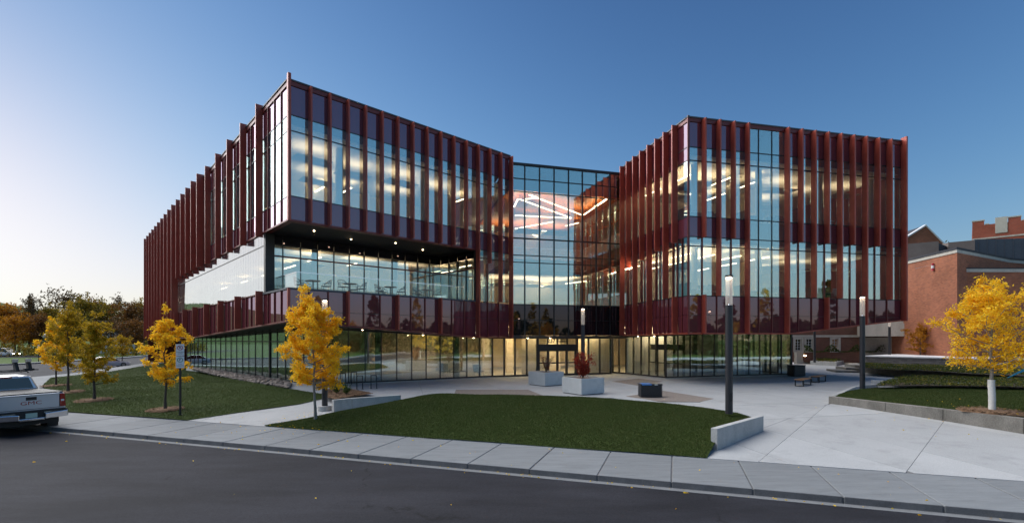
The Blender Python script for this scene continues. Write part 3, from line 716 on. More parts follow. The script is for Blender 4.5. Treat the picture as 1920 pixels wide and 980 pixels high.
# ---------------- left wing, front face (towards the plaza)
ML = 1.078; TR = 12.85
for k in range(15):
    a, b = k * ML + (.05 if k == 0 else 0), (k + 1) * ML
    bay(LF, a, b, UP)
    low_rows = [(L7, L6 - .06, 's'), (zbL, L7, 's')]
    bay(LF, a, b, low_rows)
    if k >= 12:
        if k == 12: a = TR + .08
        bay(LF, a, b, [(L5, L4, 'w'), (L6, L5, 'w')])
    t = (k + 1) * ML
    zt = 16.84
    kk = k + 1
    z0 = L4 - .03
    if kk == 13: z0 = L4 - .95
    if kk in (12,): z0 = 3.05
    if kk == 14: z0 = L6
    if kk == 15: z0 = 3.0
    fin(LF, t, z0, zt)
    if kk in (3, 6, 9): fin(LF, t, zbL(t) - .02, L6 + .02, .40)
    elif kk in (13, 14): mullion(LF, t, zbL(t), L6 if kk == 14 else L4 - .95, .06, .05, 'trim')
    elif kk < 12: mullion(LF, t, zbL(t), L6, .07, .05, 'trim')
for z in (L1, L2, L3): transom(LF, .06, 16.1, z)
transom(LF, 12.95, 16.1, L5); transom(LF, 12.95, 16.1, L4); transom(LF, .06, 16.1, L7, .02)
bpart(fbox(MB(), LF, -.02, 16.2, ZT - .32, ZT - .08, -.3, .05), 'parapet', M['trim'])
bpart(fbox(MB(), LF, -.06, 16.25, ZT - .08, ZT, -.5, .10), 'coping', M['slate'])
bpart(fbox(MB(), LF, -.05, TR + .02, L4 - .10, L4, -.35, .06), 'fascia', M['trim'])
bpart(fbox(MB(), LF, -.05, 13, zbL(0) - .09, zbL(0), -.3, .06, zbL(13) - .09, zbL(13)), 'fascia', M['trim'])
bpart(fbox(MB(), LF, 13, 16.2, zbL(13) - .09, zbL(13), -.3, .06), 'fascia', M['trim'])
bpart(fbox(MB(), LF, -.05, TR, L6 - .06, L6 + .04, -.4, .08), 'terrace_edge', M['slate'])
fin(LF, -.02, L4 - .1, 17.25, .22, .16); fin(LF, -.02, zbL(0) - .05, L6, .12, .14)
# ---------------- left wing, side face (along the cross street)
MS = 1.183; ST = 4.4; SE = 36.8; SN = 59.5
st = {k: MB() for k in 'wrsbc'}
fs = MB(); ms = MB(); tr = MB()
for k in range(50):
    a, b = k * MS + (.05 if k == 0 else 0), (k + 1) * MS
    far = a > 19
    bay(LS, a, b, [(L1, ZT - .32, 's'), (L2, L1, 's'), (L3, L2, 's'), (L4, L3, 's')] if far else UP, st if far else None)
    lows = [(zbS, L6 - .06, 's')]
    if b > SE + .5: lows = [(zbS, L6, 's'), (L6, L4, 's')]
    bay(LS, a, b, lows, st if far else None)
for k in range(int((SE - ST) / (MS / 2))):     # white-looking ribbon glazing behind the fins
    a = ST + k * MS / 2; b = a + MS / 2
    bay(LS, a + .0, b, [(L6, 8.6, 'r'), (8.6, L4, 'r')], st if a > 12 else None, .012, .0035)
tf = [4.61 + 3.56 * i for i in range(4)] + [18.96 + 2.63 * i for i in range(16)]
for t in tf: 
    if t < 34: fin(LS, t, L4 - .3, 17.15, .42 if t < 20 else .56, .10)
    else: fin(LS, t, 3.0, 17.15, .6, .12)
tl = [4.61 + 4.93 * i for i in range(7)]
for t in tl: fin(LS, t, zbS(t) - .02, L6 + .15, .42, .10)
k = 1
while k * MS < 36.5:
    t = k * MS
    if min(abs(t - q) for q in tf) > .25: mullion(LS, t, L4, ZT - .3, .05, .05, 'trim')
    if min(abs(t - q) for q in tl) > .3: mullion(LS, t, zbS(t), L6, .06, .05, 'trim')
    k += 1
for z in (L1, L2, L3): transom(LS, .05, SN, z)
transom(LS, ST, SE, 8.6, .06); transom(LS, ST, SE, L6 + .03, .06, 'trim', .03)
bpart(fbox(MB(), LS, .02, SN, ZT - .32, ZT - .08, -.3, .05), 'parapet', M['trim'])
bpart(fbox(MB(), LS, .12, SN, ZT - .08, ZT, -.5, .10), 'coping', M['slate'])
bpart(fbox(MB(), LS, .07, SN, L4 - .09, L4, -.3, .06), 'fascia', M['trim'])
for a, b in ((.07, 27), (27, SN)): bpart(fbox(MB(), LS, a, b, zbS(a) - .09, zbS(a), -.3, .06, zbS(b) - .09, zbS(b)), 'fascia', M['trim'])
bpart(fbox(MB(), LS, .1, ST, L6 - .06, L6 + .04, -.4, .08), 'terrace_edge', M['slate'])
bpart(fbox(MB(), LS, ST - .35, ST - .02, L6, L4 - .1, -.5, .02), 'corner_column', M['black'])
bpart(fbox(MB(), LS, SE + .05, SE + 1.0, L6, L4, -.5, -.05), 'corner_column', M['black'])
for k_, mb in st.items():
    if mb.v: bpart(mb, MATN[k_][0] + 's_far', M[MATN[k_][1]], 'stuff')
# ---------------- right wing, front face
rt = [0] + [1.0 + 1.055 * i for i in range(3)] + [4.16, 5.18, 6.20, 7.2] + [7.2 + 1.055 * (i + 1) for i in range(8)] + [16.88]
for k in range(len(rt) - 1):
    a, b = rt[k] + (.05 if k == 0 else 0), rt[k + 1]
    gl = 4.0 < a < 7.1
    bay(RF, a, b, [(L1, ZT - (.32 if not gl else .28), 'w' if gl else 's'), (L2, L1, 'w'), (L3, L2, 'w'), (L4, L3, 'w' if gl else 's'), (L5, L4, 'w'), (L6, L5, 'w'), (L7, L6, 's'), (zbR, L7, 's')])
low3 = 3.0
spec = {1: L4 - .05, 2: L6, 3: L4 - .05, 4: None, 7: None, 8: L4 - .05, 9: L6, 10: L4 - .05, 11: L6, 12: L4 - .05, 13: None, 14: L4 - .05, 15: L6}
for i, z0 in spec.items():
    t = rt[i]; fin(RF, t, (zbR(t) - .03) if z0 is None else z0, 16.87, .42, .10)
for i in (1, 10): fin(RF, rt[i], zbR(rt[i]) - .03, L6 + .05, .40, .10)
fin(RF, 16.93, zbR(16.9) - .1, 17.15, .42, .12)
for i in range(1, 16):
    if i in spec and spec[i] is not None:
        t = rt[i]
        if spec[i] > 8: mullion(RF, t, L6, spec[i], .06, .05, 'trim')
        if i not in (1, 10): mullion(RF, t, zbR(t), L6, .06, .05, 'trim')
    elif i in (5, 6): mullion(RF, rt[i], L6, ZT - .3, .05); mullion(RF, rt[i], zbR(rt[i]), L6, .06, .05, 'trim')
for z in (L1, L2, L3, L4, L5, L6): transom(RF, .06, 16.88, z, .06)
transom(RF, .06, 16.88, L7, .02)
bpart(fbox(MB(), RF, .02, 16.9, ZT - .32, ZT - .08, -.3, .05), 'parapet', M['trim'])
bpart(fbox(MB(), RF, -.08, 16.95, ZT - .08, ZT, -.5, .10), 'coping', M['slate'])
for a, b in ((-.05, 7.55), (7.55, 16.95)): bpart(fbox(MB(), RF, a, b, zbR(a) - .09, zbR(a), -.3, .06, zbR(b) - .09, zbR(b)), 'fascia', M['fin'])
fin(RF, .0, zbR(0) - .05, 17.05, .07, .14, m='trim')
# ---------------- right wing, side face
MQ = 1.11; QL = 9.2
qt = [0] + [1.21 + MQ * i for i in range(8)]
for k in range(len(qt) - 1):
    a, b = qt[k] + (.05 if k == 0 else 0), qt[k + 1]
    bay(RS, a, b, [(L1, ZT - .32, 's'), (L2, L1, 's'), (L3, L2, 'w'), (L4, L3, 's'), (L5, L4, 'w'), (L6, L5, 'w'), (L7, L6, 's'), (zbQ, L7, 's')])
sq = [L4 - .2, L6, L4 - .35, None, L4 - .6, L6, L4 - .9, None]
for i, t in enumerate(qt[1:]):
    z0 = sq[i]; fin(RS, t, zbQ(t) - .03 if z0 is None else z0, 16.93, .42, .10)
    if z0 and z0 > 8: mullion(RS, t, L6, z0, .06, .05, 'trim')
    if z0: 
        if i in (0, 5): fin(RS, t, zbQ(t) - .03, L6 + .02, .40, .10)
        else: mullion(RS, t, zbQ(t), L6, .06, .05, 'trim')
    mullion(RS, t - MQ / 2, zbQ(t), L4, .05, .04, 'trim')
for z in (L1, L2, L3, L4, L5, L6): transom(RS, .06, QL, z, .05)
bpart(fbox(MB(), RS, .02, QL, ZT - .32, ZT - .08, -.3, .05), 'parapet', M['trim'])
bpart(fbox(MB(), RS, .12, QL, ZT - .08, ZT, -.5, .10), 'coping', M['slate'])
bpart(fbox(MB(), RS, .07, QL, zbQ(0) - .09, zbQ(0), -.3, .06, zbQ(QL) - .09, zbQ(QL)), 'fascia', M['fin'])
# ---------------- glass hall between the wings
ZC_ = 16.45
ct = [0.02]
def tof(fr, u, n=0):
    o = Vector(fr.p(0, n)); k = (u - 960) / F; return (k * o.y - o.x) / (fr.d.x - k * fr.d.y)
ct += [tof(CF, u) for u in (984, 1011.7, 1039, 1066, 1092, 1118, 1144)] + [CL - .02]
for k in range(8):
    bay(CF, ct[k], ct[k + 1], [(15.3, ZC_ - .12, 'w'), (14.3, 15.3, 'w'), (10.7, 14.3, 'w'), (9.4, 10.7, 'w'), (8.85, 9.4, 'w'), (5.6, 8.85, 'w'), (4.4, 5.6, 'b'), (3.2, 4.4, 'b')])
    mullion(CF, ct[k + 1] if k < 7 else CL - .06, 3.2, ZC_, .08, .05, 'black')
mullion(CF, .06, 3.2, ZC_, .08, .05, 'black')
for z, h in ((15.3, .06), (14.3, .06), (10.7, .10), (9.4, .06), (8.85, .06), (5.6, .08), (4.4, .04)): transom(CF, .02, CL - .02, z, h, 'black', .03)
bpart(fbox(MB(), CF, .02, CL - .02, ZC_ - .12, ZC_ + .06, -.6, .08), 'coping', M['black'])
bpart(fbox(MB(), CF, -.3, CL + .2, 2.98, 3.2, -1.2, .06), 'fascia', M['black'])
# ---------------- ground-floor glazing
GI = [(-34.5, 51.6), (-12.4, 30.36), (-1.53, 37.3), (8.3, 40.7), (8.62, 42.0), (11.44, 36.2), (22.9, 39.75), (20.3, 51.2)]
def gtop(i, t):    # height of the soffit where each glazing corner meets it
    return [3.12, 3.72, 3.12, 3.12, 3.2, 3.30, 3.75, 3.75][i] * (1 - t) + [3.12, 3.72, 3.12, 3.12, 3.2, 3.30, 3.75, 3.75][min(i + 1, 7)] * t
nb = [21, 12, 0, 1, 7, 11, 8]
ent_u = [923, 945.6, 966, 988, 1008, 1082, 1104, 1125, 1145.5]
for i in range(7):
    a, b = Vector(GI[i]), Vector(GI[i + 1]); d = b - a; n = Vector((d.y, -d.x))
    fr = Fr(a, d, n); L = d.length
    ts = [tof(fr, u) for u in ent_u] if i == 2 else [L * j / nb[i] for j in range(nb[i] + 1)]
    for j in range(len(ts) - 1):
        a_, b_ = ts[j], ts[j + 1]; za, zb = gtop(i, a_ / L), gtop(i, b_ / L)
        if i == 2 and j == 4: continue
        kind = 'c' if i in (2, 4) else 'g'
        if i == 3: bpart(fbox(MB(), fr, a_, b_, .0, za, -.1, 0, .0, zb), 'corner_column', M['black']); continue
        tr_ = 2.72 if i in (0, 1) else None
        if i == 0:
            bay(fr, a_, b_, [(.14, 2.75, kind), (2.75, lambda t, i=i, L=L: gtop(i, t / L) - .05, kind)], None, .02)
        else:
            bay(fr, a_, b_, [(.14, lambda t, i=i, L=L: gtop(i, t / L) - .05, kind)], None, .02)
        if j: mullion(fr, a_, .08, za, .045 if i != 2 else .10, .02, 'black')
    mullion(fr, .04, .06, gtop(i, 0), .1, .02, 'black')
    bpart(fbox(MB(), fr, .0, L, .04, .14, -.12, .02), 'sill_rail', M['black'])
    bpart(fbox(MB(), fr, .0, L, gtop(i, 0) - .16, gtop(i, 0) - .02, -.10, .012, gtop(i, 1) - .16, gtop(i, 1) - .02), 'head_rail', M['black'])
    if i != 2: bpart(fbox(MB(), fr, .0, L, -.45, .045, -.2, .06), 'base_kerb', M['castc'])
    if i == 0:
        transom(fr, 0, L, 2.75, .08, 'black', .02)
        t5 = tof(fr, 506); mullion(fr, t5, .06, 3.5, .16, .06, 'black')
    if i == 2:          # entrance doors with operator header and street number over them
        t0, t1 = ts[4], ts[5]; w_ = (t1 - t0)
        zl, zh = 2.06, 2.52
        bpart(fbox(MB(), fr, t0 - .05, t1 + .05, zl, zh, -.25, .10), 'door_header', M['black'])
        for j in range(4):
            bay(fr, t0 + w_ * j / 4, t0 + w_ * (j + 1) / 4, [(zh, 3.07, 'c')], None, .03)
            if j: mullion(fr, t0 + w_ * j / 4, zh, 3.1, .09, .03, 'black')
        mullion(fr, t0, 0, 3.1, .16, .05, 'black'); mullion(fr, t1, 0, 3.1, .16, .05, 'black')
        for j in range(4):
            a_, b_ = t0 + .1 + (w_ - .2) * j / 4, t0 + .1 + (w_ - .2) * (j + 1) / 4
            dm = MB()
            for q in ((a_ + .012, a_ + .10), (b_ - .10, b_ - .012)): fbox(dm, fr, q[0], q[1], .02, zl, -.09, -.02)
            for q in ((.02, .16), (.98, 1.08), (zl - .1, zl)): fbox(dm, fr, a_ + .10, b_ - .10, q[0], q[1], -.09, -.02)
            dr = bpart(dm, 'door', M['black'])
            pm = MB(); fbox(pm, fr, a_ + .10, b_ - .10, .16, .98, -.06, -.05); fbox(pm, fr, a_ + .10, b_ - .10, 1.08, zl - .1, -.06, -.05); pm.build('door_pane', M['clear'], dr)
            hm = MB(); sd_ = b_ - .15 if j % 2 == 0 else a_ + .15; fbox(hm, fr, sd_ - .02, sd_ + .02, .8, 1.3, -.01, .03); hm.build('handle', M['chrome'], dr)
        def on(fr, t, n, z):
            x = Vector((*fr.d, 0)); nn = Vector((*fr.n, 0)); p = fr.p(t, n)
            return Matrix.Translation(Vector((*p, z)) - WORLD[BR.name]) @ Matrix((x, Vector((0, 0, 1)), nn)).transposed().to_4x4()
        text_part('street_number', '2371', .46, M['signblack'], on(fr, t0 + w_ * .375, .004, 2.78), BR, bold=.014)
        text_part('street_name', 'COLLEGE\nAVENUE', .235, M['signblack'], on(fr, t0 + w_ * .625, .004, 2.86), BR, bold=.008)
    if i == 4:          # inner vestibule doors seen through the angled glass
        fi_ = Fr(fr.p(0, -2.0), d, n)
        hm = MB(); fbox(hm, fi_, 2.2, 6.2, 2.06, 2.5, -.2, 0); bpart(hm, 'door_header', M['black'])
        for t in (2.2, 3.2, 4.2, 5.2, 6.2): mullion(fi_, t, .02, 3.2, .12, .02, 'black')
        for t in (2.2, 4.2): bpart(fbox(MB(), fi_, t, t + 2, .98, 1.06, -.09, 0), 'push_bar', M['black'])
# ---------------- soffits (outer edge ruled to the glazing heads)
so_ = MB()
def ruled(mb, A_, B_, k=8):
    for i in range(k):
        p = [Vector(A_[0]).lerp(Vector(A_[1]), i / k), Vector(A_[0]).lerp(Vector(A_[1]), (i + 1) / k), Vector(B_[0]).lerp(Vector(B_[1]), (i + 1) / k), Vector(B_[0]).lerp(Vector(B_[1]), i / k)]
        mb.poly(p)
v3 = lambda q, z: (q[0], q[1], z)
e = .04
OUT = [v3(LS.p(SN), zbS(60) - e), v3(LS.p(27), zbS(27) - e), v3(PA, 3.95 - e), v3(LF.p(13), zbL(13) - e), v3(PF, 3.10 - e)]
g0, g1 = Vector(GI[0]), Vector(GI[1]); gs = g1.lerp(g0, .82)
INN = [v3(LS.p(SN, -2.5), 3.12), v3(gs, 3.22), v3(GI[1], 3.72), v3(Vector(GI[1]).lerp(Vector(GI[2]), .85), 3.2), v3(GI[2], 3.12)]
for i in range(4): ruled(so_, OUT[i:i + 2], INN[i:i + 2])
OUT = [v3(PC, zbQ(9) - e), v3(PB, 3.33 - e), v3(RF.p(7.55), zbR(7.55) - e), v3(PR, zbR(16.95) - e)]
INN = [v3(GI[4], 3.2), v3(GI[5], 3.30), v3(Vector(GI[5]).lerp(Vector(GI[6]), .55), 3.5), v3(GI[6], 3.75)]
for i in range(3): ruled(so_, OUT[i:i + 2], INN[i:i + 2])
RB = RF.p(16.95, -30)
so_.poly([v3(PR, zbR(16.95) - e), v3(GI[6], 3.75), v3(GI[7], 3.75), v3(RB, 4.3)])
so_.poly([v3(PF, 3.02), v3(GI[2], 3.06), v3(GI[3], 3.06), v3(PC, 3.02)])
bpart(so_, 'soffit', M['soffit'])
# entrance downlights
for q, z in (((1.2, 37.4), 3.0), ((3.0, 38.1), 3.0), ((4.8, 38.7), 3.0), ((6.6, 39.3), 3.0), ((9.0, 40.2), 3.1), ((9.9, 38.2), 3.15), ((10.6, 36.2), 3.15), ((-2.8, 35.5), 3.02), ((-6, 32.8), 3.2), ((-9.4, 30.6), 3.5)):
    m_ = MB(); m_.cyl(q, .05, z - .02, z - .002, 10); bpart(m_, 'downlight', M['down'])
# ---------------- terrace cut into the left wing
TD = 4.36
def recess_pts(): return [LF.p(0), LF.p(TR), LF.p(TR, -TD), LF.p(0, -TD)]
q = recess_pts(); 
def poly_part(name, poly, z0, z1, m):
    if area(poly) < 0: poly = poly[::-1]
    return bpart(MB().prism(poly, z0, z1), name, M[m])
poly_part('terrace_floor', inset(q, .06), 5.3, 5.58, 'castc')
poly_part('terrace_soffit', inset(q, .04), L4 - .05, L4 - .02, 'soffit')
BG = Fr(LF.p(0, -TD), LF.d, LF.n)
for k in range(12):
    a, b = k * ML + .0, (k + 1) * ML
    if k == 11: b = TR
    bay(BG, a, b, [(5.35, 8.05, 'w'), (8.05, 8.75, 'w'), (8.75, L4 - .06, 'b')], None, .02)
    if k: mullion(BG, a, 5.35, 8.75, .05, .03, 'mull')
transom(BG, 0, TR, 8.05, .08, 'trim', .03); transom(BG, 0, TR, 8.75, .06)
RG = Fr(LF.p(TR, -TD), -LF.n, LF.d * -1); RG = Fr(LF.p(TR, -TD), LF.n, -LF.d)
for k in range(4):
    a, b = k * TD / 4, (k + 1) * TD / 4
    bay(RG, a, b, [(5.35, 8.05, 'w'), (8.05, 8.75, 'w'), (8.75, L4 - .06, 'b')], None, .02)
    if k: mullion(RG, a, 5.35, 8.75, .06 if k != 2 else .12, .03, 'mull')
transom(RG, 0, TD, 8.05, .08, 'trim', .03)
bpart(fbox(MB(), RG, TD * .52, TD * .73, 7.95, 8.0, -.02, .05), 'door_closer', M['mull'])
bpart(fbox(MB(), RG, TD * .55, TD * .57, 5.9, 7.3, .03, .07), 'door_pull', M['chrome'])
bpart(fbox(MB(), LF, TR - .02, TR + .1, L6, L4, -.14, .03), 'recess_edge', M['black'])
dl = [(2 + 2.7 * i, -1.7 - .9 * (i % 2)) for i in range(4)]
for t, n in dl:
    m_ = MB(); m_.cyl(LF.p(t, n), .045, L4 - .075, L4 - .052, 10); bpart(m_, 'downlight', M['down'])
bt = [.55 + i * (TR - 1.2) / 6 for i in range(7)]
for i in range(6):
    bpart(fbox(MB(), LF, bt[i] + .01, bt[i + 1] - .01, 5.72, 6.62, -.40, -.385), 'balustrade_panel', M['balglass'])
bpart(fbox(MB(), LF, bt[0], bt[-1], 6.62, 6.66, -.415, -.37), 'handrail', M['chrome'])
for i in range(2):
    bpart(fbox(MB(), LS, .40 + i * 1.9, .40 + i * 1.9 + 1.88, 5.72, 6.62, -.56, -.545), 'balustrade_panel', M['balglass'])
bpart(fbox(MB(), LS, .40, 4.0, 6.62, 6.66, -.575, -.53), 'handrail', M['chrome'])
# ---------------- floors, ceilings, inner walls
bk = CF.n * -1
FN, CN_ = Vector(PF) + bk * 8.5, Vector(PC) + bk * 8.5
def inn(fr, t, n=-.16): return fr.p(t, n)
left_poly = [inn(LS, SN), inn(LS, .2), inn(LF, .2), inn(LF, 16.1), tuple(FN), tuple(Vector(FN) + bk * 22), LS.p(SN, -24)]
right_poly = [tuple(CN_), inn(RS, QL - .1), inn(RS, .2), inn(RF, .2), inn(RF, 16.8), RF.p(16.8, -29), tuple(CN_ + bk * 21)]
mid_poly = [tuple(FN), tuple(CN_), tuple(CN_ + bk * 21), tuple(FN + bk * 21)]
lp2 = [inn(LS, SN), inn(LS, TD + .16), LF.p(TR + .16, -TD - .16), inn(LF, TR + .16), inn(LF, 16.1), tuple(FN), tuple(Vector(FN) + bk * 22), LS.p(SN, -24)]
for z0, z1, ps in ((4.75, 5.45, (lp2, right_poly, mid_poly)), (9.55, 10.55, (left_poly, right_poly, mid_poly)), (16.3, 16.85, (left_poly, right_poly))):
    for p_ in ps: poly_part('floor_slab', p_, z0, z1, 'slab')
hall = [inn(CF, .05), inn(CF, CL - .05), tuple(CN_ + bk * 12), tuple(FN + bk * 12)]
poly_part('hall_roof', hall, 16.0, 16.3, 'slab')
poly_part('timber_ceiling', hall, 14.45, 14.5, 'woodceil')
for z, ps in ((9.05, (lp2, right_poly, mid_poly)), (14.6, (left_poly, right_poly))):
    for p_ in ps: poly_part('ceiling', p_, z, z + .06, 'ceiling')
gfl = [GI[0], GI[1], GI[2], GI[3], GI[4], GI[5], GI[6], GI[7], (20, 62), (-30, 62)]
poly_part('ceiling', gfl, 3.95, 4.0, 'ceiling'); poly_part('interior_floor', gfl, .008, .03, 'floor')
for z, ps in ((10.56, (left_poly, right_poly, mid_poly)), (5.46, (lp2, right_poly, mid_poly))):
    for p_ in ps: poly_part('interior_floor', p_, z, z + .02, 'floor')
def iwall(fr, t0, t1, n, z0, z1, m='inwall', th=.2, name='inner_wall'): return bpart(fbox(MB(), fr, t0, t1, z0, z1, n - th, n), name, M[m])
for z0, z1 in ((.03, 3.95), (5.48, 9.04), (10.58, 14.59)):
    iwall(RF, .5, 16.5 if z0 > 1 else 9, -9.5, z0, z1, 'inwall2'); iwall(RS, 4.5, 8.5, -9.0, z0, z1, 'inwall') if z0 > 1 else None
    iwall(LS, 9, 58, -9, z0, z1, 'inwall2'); 
    iwall(LF, 2.5 if z0 > 9 or z0 < 1 else 5, 15.8, -9.5, z0, z1, 'inwall')
    iwall(CF, -12 if z0 < 1 else -3, CL + (14 if z0 < 1 else 3), -13.5, z0, z1, 'inwall')
iwall(RF, 17.0, 17.2, .0, 4.32, 16.8, 'trim', 29, 'end_wall')
iwall(LS, SN + .02, SN + .2, .0, -.4, 16.8, 'trim', 24, 'end_wall')
e3 = Fr(GI[2], Vector(GI[3]) - Vector(GI[2]), (Vector(GI[3]) - Vector(GI[2])).yx * Vector((1, -1))); iwall(e3, tof(e3, 1101, -1.3), tof(e3, 1150, -1.3), -1.3, .03, 3.94, 'inwall', .15, 'lobby_wall')
for u0, u1 in ((905, 918), (950, 962)): iwall(e3, tof(e3, u0, -4), tof(e3, u1, -4), -4, .03, 3.94, 'inwall', .3, 'lobby_wall')
# structural columns
for fr, ts in ((RF, (1.5, 6.5, 11.5, 16)), (LF, (3.5, 9.5, 15.2))):
    for t in ts:
        for z0, z1 in ((.03, 3.95), (5.48, 9.04), (10.58, 14.59)):
            if z0 < 1: continue
            n = -1.6
            if fr is LF and z0 < 8 and z0 > 5 and t < TR: n = -TD - 1.2
            m_ = MB(); m_.cyl(fr.p(t, n), .22, z0, z1, 14); bpart(m_, 'column', M['inwall2'], smooth=True)
for q in ((-9.2, 33.4), (-4.2, 36.9), (14.5, 38.6), (19.5, 40.2)):
    m_ = MB(); m_.cyl(q, .2, .03, 3.95, 14); bpart(m_, 'column', M['slab'], smooth=True)
# ceiling light strips, plus added fill panels that glow upward to brighten rooms
def strip(x, y, z, ang, L, w_=.10, fill=False):
    dx, dy = math.cos(ang) * L / 2, math.sin(ang) * L / 2; nx, ny = -math.sin(ang) * w_ / 2, math.cos(ang) * w_ / 2
    q = [(x - dx - nx, y - dy - ny), (x + dx - nx, y + dy - ny), (x + dx + nx, y + dy + ny), (x - dx + nx, y - dy + ny)]
    z -= .7 if fill else .45
    o = bpart(MB().prism(q, z - .04, z), 'added_fill_panel' if fill else 'light_strip', [M['ceiling'] if fill else M['strip'], M['fill_glow'] if fill else M['uplight']]); o.data.polygons[1].material_index = 1
for zl, fr, tt, nn in ((9.0, RF, (.9, 2.7, 4.7, 6.9), (-1.9, -4.8, -7.6)), (14.5, RF, (1.6, 4.6, 7.0), (-2.6, -6.0))):
    for i, t in enumerate(tt):
        for n in nn: p = fr.p(t + .12 * n, n); strip(*p, zl, R_(-70), 1.9)
for t, n, z in ((6.6, -7.5, 14.5), (14.4, -4, 14.5), (7, -7.5, 9.0), (13.8, -2.5, 9.0), (14.6, -6, 9.0)):
    p = LF.p(t, n); strip(*p, z, R_(-48), 1.6)
for t, n in ((2.2, -2.6), (5.2, -3.4), (8.4, -2.8), (11.6, -3.4), (4, -6.5), (10, -6.5)): strip(*LF.p(t, n), 14.55, R_(42), 2.2, 1.2, True)
for t, n in ((3, -4.4), (9.5, -3), (12.5, -4.5), (15, -3), (11, -7)): strip(*RF.p(t, n), 14.55, R_(13), 2.2, 1.2, True); strip(*RF.p(t, n - .6), 9.0, R_(13), 2.2, 1.2, True)
for t, n in ((4, -8), (8, -7.4), (12, -7.6)): strip(*LF.p(t, n), 9.0, R_(42), 2.2, 1.2, True)
for t in (1.6, 4.7, 7.8): strip(*CF.p(t, -10.6), 14.45, R_(15), 2.6, 2.4, True); strip(*CF.p(t, -10.6), 9.0, R_(15), 2.6, 2.4, True)
for t in (3.4, 6.6): strip(*RS.p(t, -2.6), 14.55, R_(13), 2.2, 2.2, True); strip(*RS.p(t, -2.6), 9.0, R_(13), 2.2, 2.2, True)
for t in (7, 12, 18, 25, 33): 
    p = LS.p(t, -4); strip(*p, 9.0, R_(-47), 2.4); p = LS.p(t + 2, -5); strip(*p, 14.5, R_(-47), 2.4)
def strip_px(u0, v0, u1, v1, z, w_):     # a fixture between two ceiling points given by where the photo shows its ends
    p, q = [Vector(((u - 960) / F * (z - .49 - ZC) * F / (H0 - v), (z - .49 - ZC) * F / (H0 - v))) for u, v in ((u0, v0), (u1, v1))]
    c = (p + q) / 2; d = q - p; strip(c.x, c.y, z, math.atan2(d.y, d.x), d.length, w_)
for l in ((993, 366, 1090, 403), (975, 374, 1071, 409), (966, 404, 1071, 409.5), (966, 429, 1038, 416), (964, 388, 971, 374), (1095, 403, 1137, 374), (1015, 433, 1047, 434.5), (968, 443, 1010, 446), (992, 437, 1011, 445), (1060, 424, 1085, 418)): strip_px(*l, 14.40, .11)
for l in ((993, 533, 1040, 540), (974, 540, 1010, 543), (1060, 532, 1100, 527)): strip_px(*l, 9.0, .10)
for q in ((0, 40.5), (3, 41.5), (6, 43), (9.5, 44), (0, 44), (4, 45), (8, 47), (12, 43.5), (-3, 41.5), (12.3, 40.2), (10.6, 41.5), (-2.5, 39.2), (2.5, 39.6), (6.5, 41.0)):
    strip(*q, 3.94, R_(20), 2.4, .5)
# gallery railings in the hall and inner partition frames
for z in (10.6, 5.5):
    e_ = Fr(FN, CN_ - FN, CF.n); Lh = (CN_ - FN).length
    rm = MB(); fbox(rm, e_, 0, Lh, z + 1.02, z + 1.08, .02, .08); fbox(rm, e_, 0, Lh, z + .02, z + .08, .02, .08); rl_ = bpart(rm, 'gallery_rail', M['white'])
    bm_ = MB()
    for k in range(int(Lh / .13)): fbox(bm_, e_, k * .13, k * .13 + .035, z + .08, z + 1.02, .03, .06)
    bm_.build('balusters', M['white'], rl_, 'stuff')
    e2 = Fr(PC, Vector(CN_) - Vector(PC), (-1, 0)); e2 = Fr(PC, CN_ - Vector(PC), -CF.d)
    rm = MB(); fbox(rm, e2, .3, 8.5, z + 1.02, z + 1.08, .02, .08); rl_ = bpart(rm, 'gallery_rail', M['white'])
    bm_ = MB()
    for k in range(60): fbox(bm_, e2, .4 + k * .13, .435 + k * .13, z + .02, z + 1.02, .03, .06)
    bm_.build('balusters', M['white'], rl_, 'stuff')
    for k in range(8): bpart(fbox(MB(), e2, .5 + k * 1.1, .58 + k * 1.1, z + .0, z + 3.4, -.12, -.04), 'partition_frame', M['woodceil'])
    for h in (2.2, 3.0): bpart(fbox(MB(), e2, .5, 8.5, z + h, z + h + .08, -.11, -.05), 'partition_frame', M['woodceil'])
for q in ((1.4, 40.2), (3.6, 42.5), (6.6, 44)):       # timber-lined lobby walls seen through the entrance
    bpart(MB().box(q[0] - .6, q[0] + .6, q[1], q[1] + .2, .03, 3.9), 'lobby_wall', M['inwall'])
